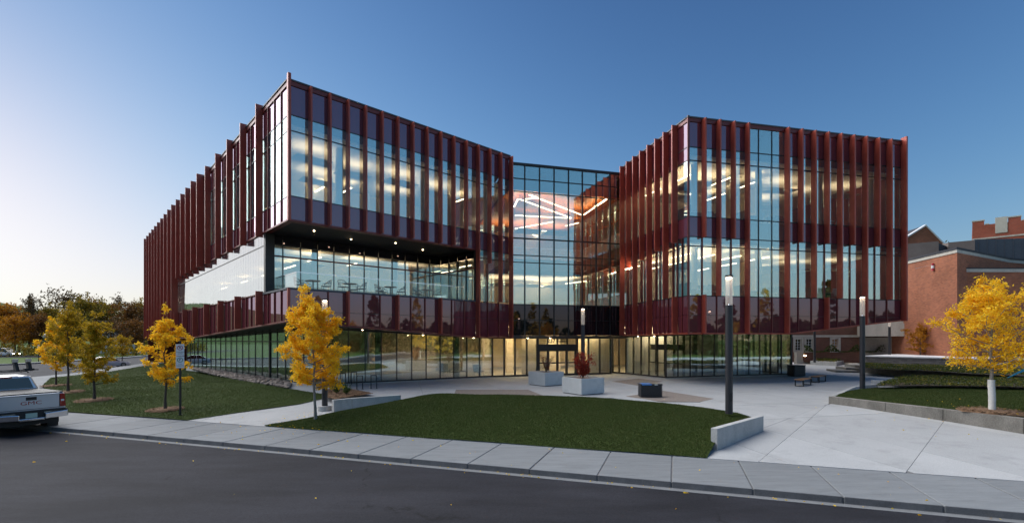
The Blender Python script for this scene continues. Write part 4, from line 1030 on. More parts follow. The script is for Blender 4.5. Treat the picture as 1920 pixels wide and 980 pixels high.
# roof hood
# ================================================================== terrace furniture
def make_table():
    t = empty('terrace_table', (0, 0, 0), cat='table', group='round tables on the terrace')
    MB().cyl((0, 0), .42, .70, .735, 24).build('table_top', M['tabletop'], t, local=True, smooth=True)
    m_ = MB(); m_.cyl((0, 0), .04, .03, .70, 10); m_.build('pedestal', M['steelgrey'], t, local=True, smooth=True)
    m_ = MB(); m_.cyl((0, 0), .26, 0, .03, 18, .22); m_.build('foot', M['steelgrey'], t, local=True, smooth=True)
    return t
def make_tchair():
    t = empty('terrace_chair', (0, 0, 0), cat='chair', group='mesh chairs on the terrace')
    m_ = MB(); m_.prism([(-.24, -.24), (.24, -.24), (.26, .0), (.2, .24), (-.2, .24), (-.26, 0)], .43, .46); m_.build('seat', M['steelgrey'], t, local=True)
    pts = [(.29 * math.sin(a) * 1.0, -.05 - .27 * math.cos(a), .62 + .23 * max(0, math.cos(a)) ** .6) for a in [R_(q) for q in range(-110, 111, 20)]]
    m_ = MB(); m_.tube(pts, .016, 6); m_.tube([(p[0] * .93, p[1] * .93, p[2] - .17 if abs(p[0]) < .25 else p[2] - .02) for p in pts], .010, 5)
    for p in pts[2:-2]: m_.tube([p, (p[0] * .9, p[1] * .9, .46)], .006, 4)
    m_.build('backrest', M['steelgrey'], t, local=True)
    for sx in (-1, 1):
        for sy in (-1, 1):
            m_ = MB(); m_.tube([(sx * .26, sy * .25, 0), (sx * .21, sy * .2, .44)], .014, 5); m_.build('leg', M['steelgrey'], t, local=True)
        m_ = MB(); m_.tube([(sx * .27, .2, .44), (sx * .29, .1, .63), (sx * .27, -.1, .63)], .014, 5); m_.build('armrest', M['steelgrey'], t, local=True)
    return t
T0, C0_ = make_table(), make_tchair(); ut = uc = False
ordn = ['first', 'second', 'third', 'fourth']
fz = 5.59
for i, u in enumerate((587, 656, 732, 801)):
    n = -1.15; t = tof(LF, u, n); p = LF.p(t, n)
    o = T0 if not ut else copy_tree(T0); ut = True
    o.location = (*p, fz); o['label'] = f'round terrace table, the {ordn[i]} along the glass balustrade from the building corner'
    base = math.atan2(LF.d.y, LF.d.x)
    sides = [(-.72, -.1, 'left'), (.74, .05, 'right'), (-.15, -.78, 'far')] if i != 1 else [(-.6, .42, 'near left'), (.66, .2, 'right'), (.5, -.66, 'far right')]
    for (a, b_, sd_) in sides:
        q = LF.p(t + a, n + b_); d = Vector(p) - Vector(q)
        o = C0_ if not uc else copy_tree(C0_); uc = True
        o.location = (*q, fz); o.rotation_euler.z = math.atan2(d.y, d.x) - math.pi / 2 + random.uniform(-.25, .25)
        o['label'] = f'grey mesh chair, {sd_} side of the {ordn[i]} terrace table from the corner'
# office furniture on the upper floors of the right wing, lounge chairs in the lobby
def make_desk():
    t = empty('office_desk', (0, 0, 0), cat='desk', group='desks behind the right-wing windows')
    MB().box(-.8, .8, -.38, .38, .71, .74).build('desk_top', M['white'], t, local=True)
    for s_ in (-1, 1): MB().box(s_ * .74 - .03, s_ * .74 + .03, -.34, .34, 0, .71).build('leg', M['steelgrey'], t, local=True)
    m_ = MB(); m_.box(-.32, .32, .10, .13, .86, 1.24); m_.box(-.03, .03, .12, .15, .74, .95); m_.box(-.14, .14, .04, .2, .74, .755); m_.build('monitor', M['black'], t, local=True)
    MB().box(-.8, .8, .38, .42, .4, 1.2).build('screen_panel', M['steelgrey'], t, local=True)
    return t
def make_ochair():
    t = empty('office_chair', (0, 0, 0), cat='chair', group='office chairs behind the right-wing windows')
    MB().prism([(-.24, -.22), (.24, -.22), (.22, .24), (-.22, .24)], .45, .52).build('seat', M['steelgrey'], t, local=True, bevel=.02)
    m_ = MB(); m_.hexa([(-.2, .2, .55), (.2, .2, .55), (.2, .25, .55), (-.2, .25, .55)], [(-.22, .3, 1.1), (.22, .3, 1.1), (.22, .34, 1.1), (-.22, .34, 1.1)]); m_.build('backrest', M['white'], t, local=True, bevel=.02)
    m_ = MB(); m_.cyl((0, 0), .03, .1, .45, 8)
    for k in range(5): a = k * 1.2566; m_.tube([(0, 0, .12), (.3 * math.cos(a), .3 * math.sin(a), .05)], .02, 5)
    m_.build('base', M['black'], t, local=True)
    return t
D0, O0 = make_desk(), make_ochair(); first = True
winw = ['corner window', 'window near the corner', 'glazed strip', 'windows past the glazed strip', 'far right windows']
for fl, z, nm in ((0, 5.49, 'second-floor'), (1, 10.59, 'third-floor')):
    for i, t in enumerate((1.3, 3.3, 5.8, 9.0, 12.0)):
        n = -1.9 - .5 * (i % 2); p = RF.p(t, n)
        a = D0 if first else copy_tree(D0); b = O0 if first else copy_tree(O0); first = False
        rz = math.atan2(RF.d.y, RF.d.x) + (.0 if i % 2 else math.pi / 2)
        a.location = (*p, z); a.rotation_euler.z = rz
        q = RF.p(t + (.9 if i % 2 == 0 else -.1), n + (.1 if i % 2 == 0 else -.9)); b.location = (*q, z); b.rotation_euler.z = rz + random.uniform(1, 2.6)
        a['label'] = f'white desk with monitor behind the {nm} {winw[i]} of the right wing'
        b['label'] = f'pale chair beside the desk behind the {nm} {winw[i]}, right wing'
L0 = None
for i, (u, s_) in enumerate(((835, 'left'), (868, 'middle'), (898, 'right'))):
    x = (u - 960) / F; y = 38.4 - .3 * i; p = (x * y, y)
    if L0 is None:
        L0 = empty('lounge_chair', (0, 0, 0), cat='chair', group='black lounge chairs in the lobby')
        MB().box(-.33, .33, -.3, .3, .34, .46).build('seat', M['black'], L0, local=True, bevel=.03)
        m_ = MB(); m_.hexa([(-.33, .22, .46), (.33, .22, .46), (.33, .32, .46), (-.33, .32, .46)], [(-.36, .34, .95), (.36, .34, .95), (.36, .42, .95), (-.36, .42, .95)]); m_.build('backrest', M['black'], L0, local=True, bevel=.03)
        for sx in (-1, 1):
            for sy in (-1, 1): m_ = MB(); m_.tube([(sx * .3, sy * .27, 0), (sx * .26, sy * .24, .36)], .018, 5); m_.build('leg', M['chrome'], L0, local=True)
        o = L0
    else: o = copy_tree(L0)
    o.location = (*p, .03); o.rotation_euler.z = .5 + 1.1 * i
    o['label'] = f'{s_} of the three black lounge chairs inside the ground-floor lobby glass'
# ================================================================== street lamps
def street_lamp(loc, label, top=4.9, r=.125, foot=False):
    t = empty('street_lamp', loc, label, 'lamp', 'black plaza lamps with glass tubes')
    m_ = MB(); m_.cyl((0, 0), r, 0, top - 1.06, 20); m_.build('pole', M['pole'], t, local=True, smooth=True)
    m_ = MB(); m_.cyl((0, 0), r * 1.04, top - .06, top, 20); m_.build('cap', M['pole'], t, local=True, smooth=True)
    m_ = MB(); m_.tube([(0, 0, top - 1.06), (0, 0, top - .06)], r * .95, 20, cap=False); m_.build('glass_tube', M['lampglass'], t, local=True, smooth=True)
    for k in range(3): a = k * 2.094 + .4; m_ = MB(); m_.tube([(r * .8 * math.cos(a), r * .8 * math.sin(a), top - 1.06), (r * .8 * math.cos(a), r * .8 * math.sin(a), top - .06)], .008, 4); m_.build('rod', M['chrome'], t, local=True)
    m_ = MB(); m_.cyl((0, 0), r * .62, top - .10, top - .065, 14, r * .5); m_.build('light_source', M['lamp'], t, local=True)
    m_ = MB(); m_.cyl((0, 0), r * .3, top - 1.06, top - 1.0, 10, r * .12); m_.build('reflector', M['chrome'], t, local=True)
    m_ = MB(); m_.box(-.05, .05, -r - .012, -r + .02, .45, .75); m_.build('access_door', M['black'], t, local=True)
    if foot: m_ = MB(); m_.cyl((0, 0), .3, -.15, .14, 20); m_.build('footing', M['castc'], t, local=True, smooth=True)
    return t
m, t_, b_ = mat('frosted_lamp_glass'); b_.inputs['Base Color'].default_value = (.8, .8, .8, 1); b_.inputs['Roughness'].default_value = .15; b_.inputs['Alpha'].default_value = .26
b_.inputs['Emission Color'].default_value = (1, .74, .5, 1); b_.inputs['Emission Strength'].default_value = .10
M['lampglass'] = m
street_lamp(P(1367, 775, .27), 'black cylinder lamp on the right end of the grass mound above the short wall')
street_lamp(P(1617, 728, .3), 'black cylinder lamp at the corner of the right-hand lawn')
street_lamp((4.52, 31, 0), 'black cylinder lamp in front of the entrance behind the red shrub planter')
street_lamp(P(609, 766, -.2), 'black cylinder lamp on a concrete footing behind the big golden tree', foot=True)
street_lamp((33.6, 54, .35), 'distant black lamp in front of the brick wall beside the raised planter under the wing', r=.12)
street_lamp((40.2, 51.8, .4), 'distant black lamp in front of the pale concrete wall behind the block wall', r=.12)
# globe lamp and two small signs by the cross street
g0_ = P(81, 676, -.4)
t = empty('globe_lamp', (-68.5, 71.4, -.4), 'old street lamp with a white globe at the far left verge', 'lamp')
m_ = MB(); m_.tube([(0, 0, 0), (0, 0, .6), (0, 0, 3.55)], [.14, .08, .06], 10); m_.build('post', M['pole'], t, local=True, smooth=True)
bm = bmesh.new(); bmesh.ops.create_uvsphere(bm, u_segments=16, v_segments=10, radius=.36); 
for v in bm.verts: v.co.z = v.co.z * .8 + 3.8
me = bpy.data.meshes.new('globe'); bm.to_mesh(me); bm.free(); me.materials.append(M['signwhite']); o = bpy.data.objects.new('globe', me); COL.objects.link(o); o.parent = t
# ================================================================== parking sign
p = P(338, 779)
t = empty('parking_sign', p, 'two white parking signs stacked on a black post by the left lawn', 'sign')
m_ = MB(); m_.cyl((0, 0), .045, 0, 3.22, 12); m_.build('post', M['black'], t, local=True, smooth=True)
m_ = MB(); m_.cyl((0, 0), .08, 0, .06, 12); m_.build('base_collar', M['black'], t, local=True)
def sign_xf(x, y, z): return Matrix.Translation((x, y, z)) @ Matrix.Rotation(R_(90), 4, 'X')
def ring(r0, r1, z0, z1, n=28):
    b = MB(); k = 0
    for i in range(n):
        a, c = 2 * math.pi * i / n, 2 * math.pi * (i + 1) / n
        b.hexa([(r0 * math.cos(a), r0 * math.sin(a), z0), (r1 * math.cos(a), r1 * math.sin(a), z0), (r1 * math.cos(c), r1 * math.sin(c), z0), (r0 * math.cos(c), r0 * math.sin(c), z0)],
               [(r0 * math.cos(a), r0 * math.sin(a), z1), (r1 * math.cos(a), r1 * math.sin(a), z1), (r1 * math.cos(c), r1 * math.sin(c), z1), (r0 * math.cos(c), r0 * math.sin(c), z1)])
    return b
rot = Matrix.Rotation(R_(28), 4, 'Z')
def sign_plate(zc, w_, h, ringmat, l1, l2, sym, slash):
    m_ = MB(); m_.box(-w_ / 2, w_ / 2, -.012, 0, -h / 2, h / 2); pl_ = m_.build('sign_plate', M['signwhite'], t, local=True, bevel=.01)
    pl_.matrix_local = rot @ Matrix.Translation((0, -.05, zc))
    o = ring(.082, .105, 0, .002).build('ring', M[ringmat], pl_, local=True); o.matrix_local = sign_xf(0, -.0125, h * .20)
    text_part('symbol', sym, .16, M['signblack'], sign_xf(0, -.0125, h * .20), pl_, .001)
    if slash:
        m_ = MB(); m_.box(-.095, .095, -.010, .010, .0022, .004); o = m_.build('slash', M['signred'], pl_, local=True); o.matrix_local = sign_xf(0, -.0125, h * .20) @ Matrix.Rotation(R_(-45), 4, 'Z')
    text_part('lettering', l1, .062, M['signblack'], sign_xf(0, -.0125, -h * .17), pl_, .001)
    text_part('lettering', l2, .062, M['signblack'], sign_xf(0, -.0125, -h * .31), pl_, .001)
sign_plate(2.82, .30, .50, 'signred', 'LOADING', 'ZONE', 'P', True)
sign_plate(2.30, .30, .50, 'signgreen', '2 HR', 'PARKING', 'P', False)
for (u, v, lab, hgt) in ((75.5, 681, 'small white street sign on a dark post at the far left verge', 3.0),):
    t2 = empty('street_sign', (-69.3, 71.2, -.4), lab, 'sign')
    m_ = MB(); m_.cyl((0, 0), .05, 0, 2.4, 8); m_.build('post', M['black'], t2, local=True)
    MB().box(-.16, .16, -.03, 0, 1.95, 2.55).build('sign_plate', M['signwhite'], t2, local=True)
# ================================================================== planters, bins, benches, racks, shrubs
def bush(name, n, r, h, m, parent, size, stems=9, stemmat='bark', z0=.0, local=True):
    sk = MB(); C_ = []
    for k in range(stems):
        a = 2 * math.pi * k / stems + random.uniform(-.3, .3); l = r * random.uniform(.5, 1); hh = h * random.uniform(.65, 1.05)
        pts = [(0, 0, z0), (.35 * l * math.cos(a), .35 * l * math.sin(a), z0 + hh * .4), (l * math.cos(a + .2), l * math.sin(a + .2), z0 + hh)]
        sk.tube(pts, [.016, .011, .004], 5)
        for q in range(4):
            f0 = random.uniform(-.5, 1.0); b0 = Vector(pts[1]).lerp(Vector(pts[2]), f0) if f0 > 0 else Vector(pts[0]).lerp(Vector(pts[1]), 1 + f0); e0 = b0 + Vector((random.uniform(-1, 1), random.uniform(-1, 1), random.uniform(.1, .9))) * r * .35
            sk.tube([b0, e0], [.006, .003], 4)
            for z in range(max(1, n // (stems * 4))):
                C_.append(b0.lerp(e0, random.random()) + Vector((random.gauss(0, 1), random.gauss(0, 1), random.gauss(0, 1))) * r * .13)
    sk.build('stems', M[stemmat], parent, local=local)
    o = leaves_mesh('foliage', np.array([tuple(c) for c in C_]), size, m, None); o.parent = parent
def planter(loc, rz, label, leaf, shlabel, sc_=1.0, n=1500):
    t = empty('concrete_planter', loc, label, 'planter', rz=rz)
    s_ = .80; h = .86; b = MB()
    for x0, x1, y0, y1 in ((-s_, s_, -s_, -s_ + .1), (-s_, s_, s_ - .1, s_), (-s_, -s_ + .1, -s_ + .1, s_ - .1), (s_ - .1, s_, -s_ + .1, s_ - .1)): b.box(x0, x1, y0, y1, .04, h)
    b.build('planter_box', M['planterc'], t, local=True)
    MB().box(-s_ + .05, s_ - .05, -s_ + .05, s_ - .05, 0, .05).build('recessed_foot', M['black'], t, local=True)
    MB().box(-s_ + .1, s_ - .1, -s_ + .1, s_ - .1, .1, h - .05).build('soil', M['mulch'], t, local=True)
    u_ = empty('shrub', (loc[0], loc[1], loc[2] + h - .05), shlabel, 'shrub')
    bush('shrub', n, .52 * sc_, 1.18 * sc_, M[leaf], u_, .075 * sc_, 15)
planter((P(1026, 724, 0).x, P(1026, 724, 0).y + 1.05, 0), R_(38), 'concrete cube planter nearer the entrance doors with a sparse brown shrub', 'redbrown', 'sparse reddish-brown shrub in the planter nearer the doors', .92, 620)
planter((P(1100.5, 741, 0).x - .05, P(1100.5, 741, 0).y + 1.1, 0), R_(33), 'front concrete cube planter just behind the grass mound', 'red', 'bright red shrub in the front concrete planter', 1.12, 3200)
def bin_(loc, rz, w_, d_, h, label, stick):
    t = empty('litter_bin', loc, label, 'bin', rz=rz)
    MB().box(-w_ / 2 + .03, w_ / 2 - .03, -d_ / 2 + .03, d_ / 2 - .03, 0.03, h - .03).build('body', M['black'], t, local=True)
    for k in range(9):
        z = .06 + (h - .14) * k / 9
        b = MB(); b.box(-w_ / 2, w_ / 2, -d_ / 2, d_ / 2, z, z + (h - .14) / 9 * .62); b.build('slat', M['pole'], t, local=True)
    MB().box(-w_ / 2 - .01, w_ / 2 + .01, -d_ / 2 - .01, d_ / 2 + .01, h - .07, h).build('lid', M['pole'], t, local=True, bevel=.01)
    if stick:
        MB().box(-w_ / 2 + .05, 0, -d_ / 2 - .013, -d_ / 2 - .009, h - .06, h - .012).build('sticker', M['stickerblue'], t, local=True)
        MB().box(-w_ / 2 + .05, 0, -d_ / 2 + .05, d_ / 2 - .1, h + .001, h + .004).build('sticker', M['stickerblue'], t, local=True)
        MB().box(.14, .3, -d_ / 2 - .013, -d_ / 2 - .009, h - .055, h - .016).build('sticker', M['white'], t, local=True)
bin_((P(1222, 745, 0).x, P(1222, 745, 0).y + .3, 0), .0, 1.07, .6, .68, 'low black slatted recycling bin with a blue label behind the grass mound', True)
bin_((P(1500, 706, 0).x, P(1500, 706, 0).y + .5, 0), R_(12), 1.0, .8, .90, 'black slatted bin at the far corner of the right glazing by the benches', False)
B0 = None
for i, (lab, pn, pf) in enumerate((('nearer of the two wooden benches on the right of the plaza', (1498.6, 724), (1516.7, 720)), ('farther of the two wooden benches on the right of the plaza', (1528.7, 717), (1544.9, 713.4)))):
    a, c = P(*pn, 0), P(*pf, 0); d = (c - a)
    if B0 is None:
        B0 = empty('bench', (0, 0, 0), cat='bench', group='wooden benches on the plaza')
        for k in range(5): MB().box(-.25 + k * .102, -.25 + k * .102 + .092, -.12, 1.75, .40, .44).build('seat_slat', M['benchwood'], B0, local=True)
        for y in (0, 1.58):
            b = MB(); b.box(-.25, -.20, y, y + .05, 0, .4); b.box(.20, .25, y, y + .05, 0, .4); b.box(-.20, .20, y, y + .05, 0, .05); b.box(-.20, .20, y, y + .05, .35, .4)
            b.build('leg_frame', M['black'], B0, local=True)
        o = B0
    else: o = copy_tree(B0)
    o.location = a; o.rotation_euler.z = math.atan2(d.y, d.x) - math.pi / 2; o['label'] = lab
K0 = None
for i, (u, v, lab) in enumerate(((643, 723, 'leftmost bike rack, half hidden by the golden tree'), (664, 720, 'bike rack set behind, second from the left by the glazing'), (674.5, 729, 'bike rack nearest the street, third from the left'), (701, 728, 'rightmost of the bike racks by the glazing'))):
    a = P(u, v, 0)
    if K0 is None:
        K0 = empty('bike_rack', (0, 0, 0), cat='bike rack', group='black bike racks by the glazing')
        b = MB(); b.box(-.19, -.145, -.022, .022, 0, .80); b.box(.145, .19, -.022, .022, 0, .80); b.box(-.145, .145, -.022, .022, .755, .80); b.build('hoop', M['black'], K0, local=True, bevel=.006)
        for sx in (-.167, .167): MB().box(sx - .06, sx + .06, -.06, .06, 0, .012).build('base_plate', M['black'], K0, local=True)
        o = K0
    else: o = copy_tree(K0)
    o.location = a; o['label'] = lab
for u, v, lab, s_ in ((631, 737, 'small round green shrub, left one in the mulch bed', .9), (649, 739, 'small round green shrub, right one in the mulch bed', 1.05)):
    a = P(u, v, .06); t = empty('shrub', a, lab, 'shrub'); bush('shrub', 900, .30 * s_, .52 * s_, M['shrub'], t, .06, 10)
# ================================================================== trees
def tree(name, loc, H, R, zc0, leafm, n, size, label, group=None, bark='bark', r0=.06, nl=16, lean=0., seed=0, shape=1.0, parts=None, thin=1.0, wrap=False, low=.0):
    """trunk and limbs as tapered tubes, leaf faces in clumps along the twigs"""
    rnd = random.Random(seed); rg = np.random.default_rng(seed)
    t = empty(name, loc, label, 'tree', group)
    tr = MB(); tw = MB(); clumps = []
    pts = [Vector((0, 0, -.05))]; k = 9
    for i in range(1, k + 1):
        z = H * .96 * i / k; pts.append(Vector((lean * z + rnd.gauss(0, .018) * H * (i / k) ** 1.2, rnd.gauss(0, .018) * H * (i / k) ** 1.2, z)))
    rad = [r0 * (1 - .93 * (i / k) ** .85) * (1.25 if i == 0 else 1) for i in range(k + 1)]
    tr.tube(pts, rad, 8)
    def at(z):
        f = max(0, min(k - 1e-4, z / (H * .96) * k)); i = int(f); return pts[i].lerp(pts[i + 1], f - i)
    def prof(f): return (math.sin(math.pi * min(1, (f * .86 + .14)) ** .75)) ** .75 * shape + (1 - shape) * .6
    for j in range(nl):
        f = (j + rnd.uniform(-.3, .3)) / nl; f = min(max(f, 0), .97); z = zc0 + (H * .9 - zc0) * f
        a = j * 2.399 + rnd.uniform(-.5, .5); l = R * prof(f) * rnd.uniform(.62, 1.2); up = l * (.35 + .75 * f) + low * l
        b0 = at(z * .93); e = b0 + Vector((l * math.cos(a), l * math.sin(a), up))
        mid = b0.lerp(e, .5) + Vector((rnd.gauss(0, .06) * l, rnd.gauss(0, .06) * l, -.06 * l))
        rr = max(.008, r0 * .36 * (1 - .6 * f)); tw.tube([b0, mid, e], [rr, rr * .6, rr * .2], 5)
        for q in range(int(7 * thin) + 2):
            g = rnd.uniform(.25, 1.0); s0 = (b0.lerp(mid, g * 2) if g < .5 else mid.lerp(e, g * 2 - 1))
            d = Vector((rnd.gauss(0, 1), rnd.gauss(0, 1), rnd.gauss(.25, .6))).normalized() * R * rnd.uniform(.18, .42)
            tw.tube([s0, s0 + d], [rr * .28, rr * .08], 4); clumps.append((s0, s0 + d))
    for q in range(6):
        s0 = at(H * rnd.uniform(.8, .96)); d = Vector((rnd.gauss(0, .5), rnd.gauss(0, .5), rnd.uniform(.4, 1))).normalized() * R * .35; clumps.append((s0, s0 + d))
    tr.build('trunk', M['white_wrap'] if False else M[bark], t, local=True, smooth=True); tw.build('limbs', M[bark], t, local=True)
    if wrap:
        w_ = MB(); zz = [0.05 + .12 * i for i in range(10)]; w_.tube([at(z) for z in zz], [rad[0] * .92 + .012 + .004 * (i % 2) for i in range(10)], 12); w_.build('trunk_wrap', M['white_wrap'], t, local=True, smooth=True)
    A_ = np.array([c[0][:] for c in clumps]); B_ = np.array([c[1][:] for c in clumps]); idx = rg.integers(0, len(clumps), n)
    f = rg.beta(2.2, 1.2, n)[:, None]; C_ = A_[idx] * (1 - f) + B_[idx] * f + rg.normal(size=(n, 3)) * np.array([1, 1, .75]) * R * .062
    global rng
    keep = rng; rng = rg; o = leaves_mesh('crown', C_, size, M[leafm], None, flat=.15, aspect=.40, droop=.55); rng = keep
    o.parent = t
    return t
def mulch_ring(u, v, r, z=None):
    p = P(u, v, z); z0 = (lz(p.x, p.y) if z is None else z)
    b = MB(); n = 22; q = [(p.x + r * random.uniform(.88, 1.1) * math.cos(a), p.y + r * random.uniform(.88, 1.1) * math.sin(a)) for a in [2 * math.pi * i / n for i in range(n)]]
    q2 = [(p.x + (x - p.x) * .5, p.y + (y - p.y) * .5) for x, y in q]
    zf_ = (lambda x, y: lz(x, y)) if z is None else (lambda x, y: z)
    for i in range(n):
        j = (i + 1) % n
        b.poly([(*q[i], zf_(*q[i]) + .01), (*q[j], zf_(*q[j]) + .01), (*q2[j], zf_(*q2[j]) + .07), (*q2[i], zf_(*q2[i]) + .07)])
        b.poly([(*q2[i], zf_(*q2[i]) + .07), (*q2[j], zf_(*q2[j]) + .07), (p.x, p.y, z0 + .08)])
    b.build('mulch_ring', M['mulch'], None, 'stuff')
    chips('wood_chips', pin(q), bb(q), lambda x, y: zf_(x, y) + .05, 500, M['mulch'], .05)
    return p
p = P(592, 790, -.30); tree('ash_tree', p, 5.2, 1.2, 1.4, 'gold', 21000, .105, 'large golden-yellow tree at the left end of the grass mound', r0=.065, seed=3, nl=24, bark='greybark', shape=.9, lean=-.045)
p = mulch_ring(310, 769, .75); tree('ash_tree', p, 4.75, 1.02, 1.3, 'gold', 7500, .12, 'golden tree with a narrow crown beside the parking sign', r0=.06, seed=9, nl=18)
p = mulch_ring(177, 751, .85); tree('ash_tree', p, 4.6, 1.05, .9, 'gold2', 8500, .12, 'bushy yellow-green young tree, nearest of the left lawn cluster', r0=.07, seed=13, nl=20)
p = mulch_ring(128, 736, .85); tree('ash_tree', p, 5.5, 1.2, 1.5, 'gold2', 8000, .13, 'tall yellow-green young tree, middle one of the left lawn cluster', r0=.07, seed=17, nl=18)
p = mulch_ring(105, 723.5, .9); tree('ash_tree', p, 4.9, 1.05, 1.3, 'gold', 6000, .14, 'yellow young tree, farthest left of the left lawn cluster', r0=.06, seed=23, nl=16)
p = mulch_ring(1860, 771, 1.0, .33); tree('ash_tree', p, 4.75, 1.52, 1.5, 'gold', 11000, .115, 'spreading golden tree with a white-wrapped trunk on the right lawn', r0=.075, seed=31, nl=24, bark='greybark', wrap=True, shape=.8)
t = empty('plastic_ribbon', (p.x + .75, p.y - .3, p.z + 1.45), 'blue-green plastic ribbon tied in the golden tree at right', 'ribbon')
b = MB(); b.tube([(-.5, 0, -.22), (-.2, .03, -.10), (.1, 0, .06), (.32, .03, .2)], [.012, .03, .045, .02], 5); b.build('ribbon', M['ribbon'], t, local=True)
tree('small_tree', (42.3, 50.4, 1.2), 3.2, 1.35, .35, 'amber', 5000, .15, 'orange-brown small tree in front of the tall brick wall at right', r0=.05, seed=41, nl=16)
tree('small_tree', (-54.5, 68, -.4), 4.0, 1.45, 1.2, 'gold2', 3000, .2, 'small yellow tree by itself on the verge beyond the white car', r0=.07, seed=43, nl=14)
# autumn trees beyond the cross street
bgs = [(8, 120, 12.5, 6.0, 'amber'), (36, 132, 11.5, 5, 'rust'), (60, 118, 14.0, 3.2, 'brown'), (95, 128, 12, 5.5, 'olive'), (75, 112, 9, 4.5, 'rust'), (28, 108, 8.5, 4.5, 'amber'), (120, 140, 17.0, 6.5, 'brown'), (150, 124, 13.8, 6, 'olive'), (172, 138, 15.0, 6, 'rust'), (198, 128, 13, 5.5, 'olive'), (222, 136, 14.5, 6, 'brown'), (246, 126, 12.4, 5.5, 'rust'), (266, 138, 14, 6, 'olive'), (284, 128, 12.5, 5.5, 'brown'), (140, 108, 8.5, 4.5, 'olive'), (208, 112, 8.2, 4.2, 'brown'), (255, 108, 8, 4.2, 'rust'), (-30, 122, 12, 6, 'rust')]
bgs.sort()
cn = {'amber': 'orange', 'rust': 'rusty brown', 'brown': 'sparse dark brown', 'olive': 'olive and yellow'}
on_ = ['first', 'second', 'third', 'fourth', 'fifth', 'sixth', 'seventh']
prot = {}; cnt = {}
for i, (u, y, H, R, mt) in enumerate(bgs):
    x = (u - 960) / F * y; k = cnt.get(mt, 0); cnt[mt] = k + 1
    lab = f'{on_[k]} {cn[mt]} tree from the left in the wood'
    key = (mt, k % 2)
    if key not in prot:
        o = tree('autumn_tree', (x, y, -.6), 12, 5.5, 3.2, mt, 3600 if mt != 'brown' else 1900, .6, lab, 'autumn trees beyond the cross street', r0=.26, seed=50 + i, nl=20, shape=.75, thin=1.3)
        prot[key] = o
    else:
        o = copy_tree(prot[key]); o.location = (x, y, -.6)
    o.scale = (R / 5.5, R / 5.5, H / 12); o.rotation_euler.z = i * 1.3
    o['label'] = lab
# spruce against the sky at left
t = empty('spruce_tree', ((55 - 960) / F * 125, 125, -.6), 'tall narrow spruce standing above the wood at far left', 'tree')
b = MB(); b.tube([(0, 0, 0), (0, 0, 15)], [.3, .03], 8); b.build('trunk', M['bark'], t, local=True)
C_ = []
for k in range(26):
    z = 3 + 12 * k / 26; r = 2.9 * (1 - (z - 2) / 14) + .1
    for j in range(11):
        a = j * .571 + k; l = r * random.uniform(.7, 1.1)
        for q in range(10): f = random.random(); C_.append((l * f * math.cos(a) + random.gauss(0, .08), l * f * math.sin(a) + random.gauss(0, .08), z - .35 * l * f + random.gauss(0, .08)))
o = leaves_mesh('crown', np.array(C_), .34, M['green'], None, droop=.7); o.parent = t
# undergrowth along the wood edge
C_ = []
for k in range(9000):
    u = random.uniform(-160, 345); y = random.uniform(100, 112); h = (1.2 + 1.5 * abs(math.sin(u * .11)) + .8 * math.sin(u * .37)) * random.random() ** .6
    C_.append(((u - 960) / F * y, y, -.6 + max(0, h)))
leaves_mesh('undergrowth', np.array(C_), .5, M['olive'], None, 'stuff')
# wood and lawn across the street, seen only mirrored in the glass
C_, C2 = [], []
for k in range(230):
    az = R_(random.uniform(82, 262)); rr_ = random.uniform(72, 104); x, y = rr_ * math.sin(az), 12 + rr_ * math.cos(az); h = random.uniform(5.5, 9) if k % 9 else random.uniform(12, 15); r = random.uniform(2.5, 4.5) if k % 9 else 2.0
    for q in range(150):
        z = random.random() ** .8; a = random.uniform(0, 6.28); rr = r * math.sin(math.pi * min(1, z * .9 + .1)) ** .7 * random.random() ** .4
        (C2 if k % 6 == 0 else C_).append((x + rr * math.cos(a), y + rr * math.sin(a), -.6 + h * z))
leaves_mesh('woodland', np.array(C_), 1.5, M['green'], None, 'stuff', aspect=.75)
leaves_mesh('autumn_woodland', np.array(C2), 1.2, M['gold2'], None, 'stuff', aspect=.75)
# distant rise at far left
b = MB(); hp = []
for k in range(30):
    a = R_(-75 + k * 2.2); r = 520; hp.append((r * math.sin(a), r * math.cos(a), 34 + 6 * math.sin(k * .7) - .035 * k * k))
for p, q in zip(hp, hp[1:]):
    b.poly([(p[0] * .8, p[1] * .8, -1), (q[0] * .8, q[1] * .8, -1), (q[0], q[1], q[2]), (p[0], p[1], p[2])]); b.poly([p, q, (q[0] * 1.3, q[1] * 1.3, -1), (p[0] * 1.3, p[1] * 1.3, -1)])
b.build('hills', M['field'], None, 'structure', smooth=True)
# ================================================================== buildings on the right
def at_px(u, y): return ((u - 960) / F * y, y)
def zpx(v, y): return ZC + (H0 - v) / F * y
def ccw(p): return p if area(p) > 0 else p[::-1]
def bprism(poly, z0, z1, name, m, root): return MB().prism(ccw([tuple(p[:2]) for p in poly]), z0, z1).build(name, m, root)
t = empty('brick_annex', (*at_px(1555, 58), .5), 'low dark brick building with stone-framed windows seen under the right wing', 'building')
a0, a1 = Vector(at_px(1478, 58)), Vector(at_px(1617, 57)); d = (a1 - a0).normalized(); fa = Fr(a0, d, (d.y, -d.x)); La = (a1 - a0).length
wins = [(1497, 10), (1517.5, 12.5), (1566, 12.5)]; ws = []
for u, w_ in wins: c = tof(fa, u); ws.append((c - .42, c + .42))
edges = [0] + [x for p in ws for x in p] + [La]
zb0, zt0, z_s, z_h = .2, 9.0, 1.55, 2.98
for i in range(0, len(edges), 2): fbox_ = fbox(MB(), fa, edges[i], edges[i + 1], zb0, zt0, -.35, 0); fbox_.build('wall', M['brick2'], t)
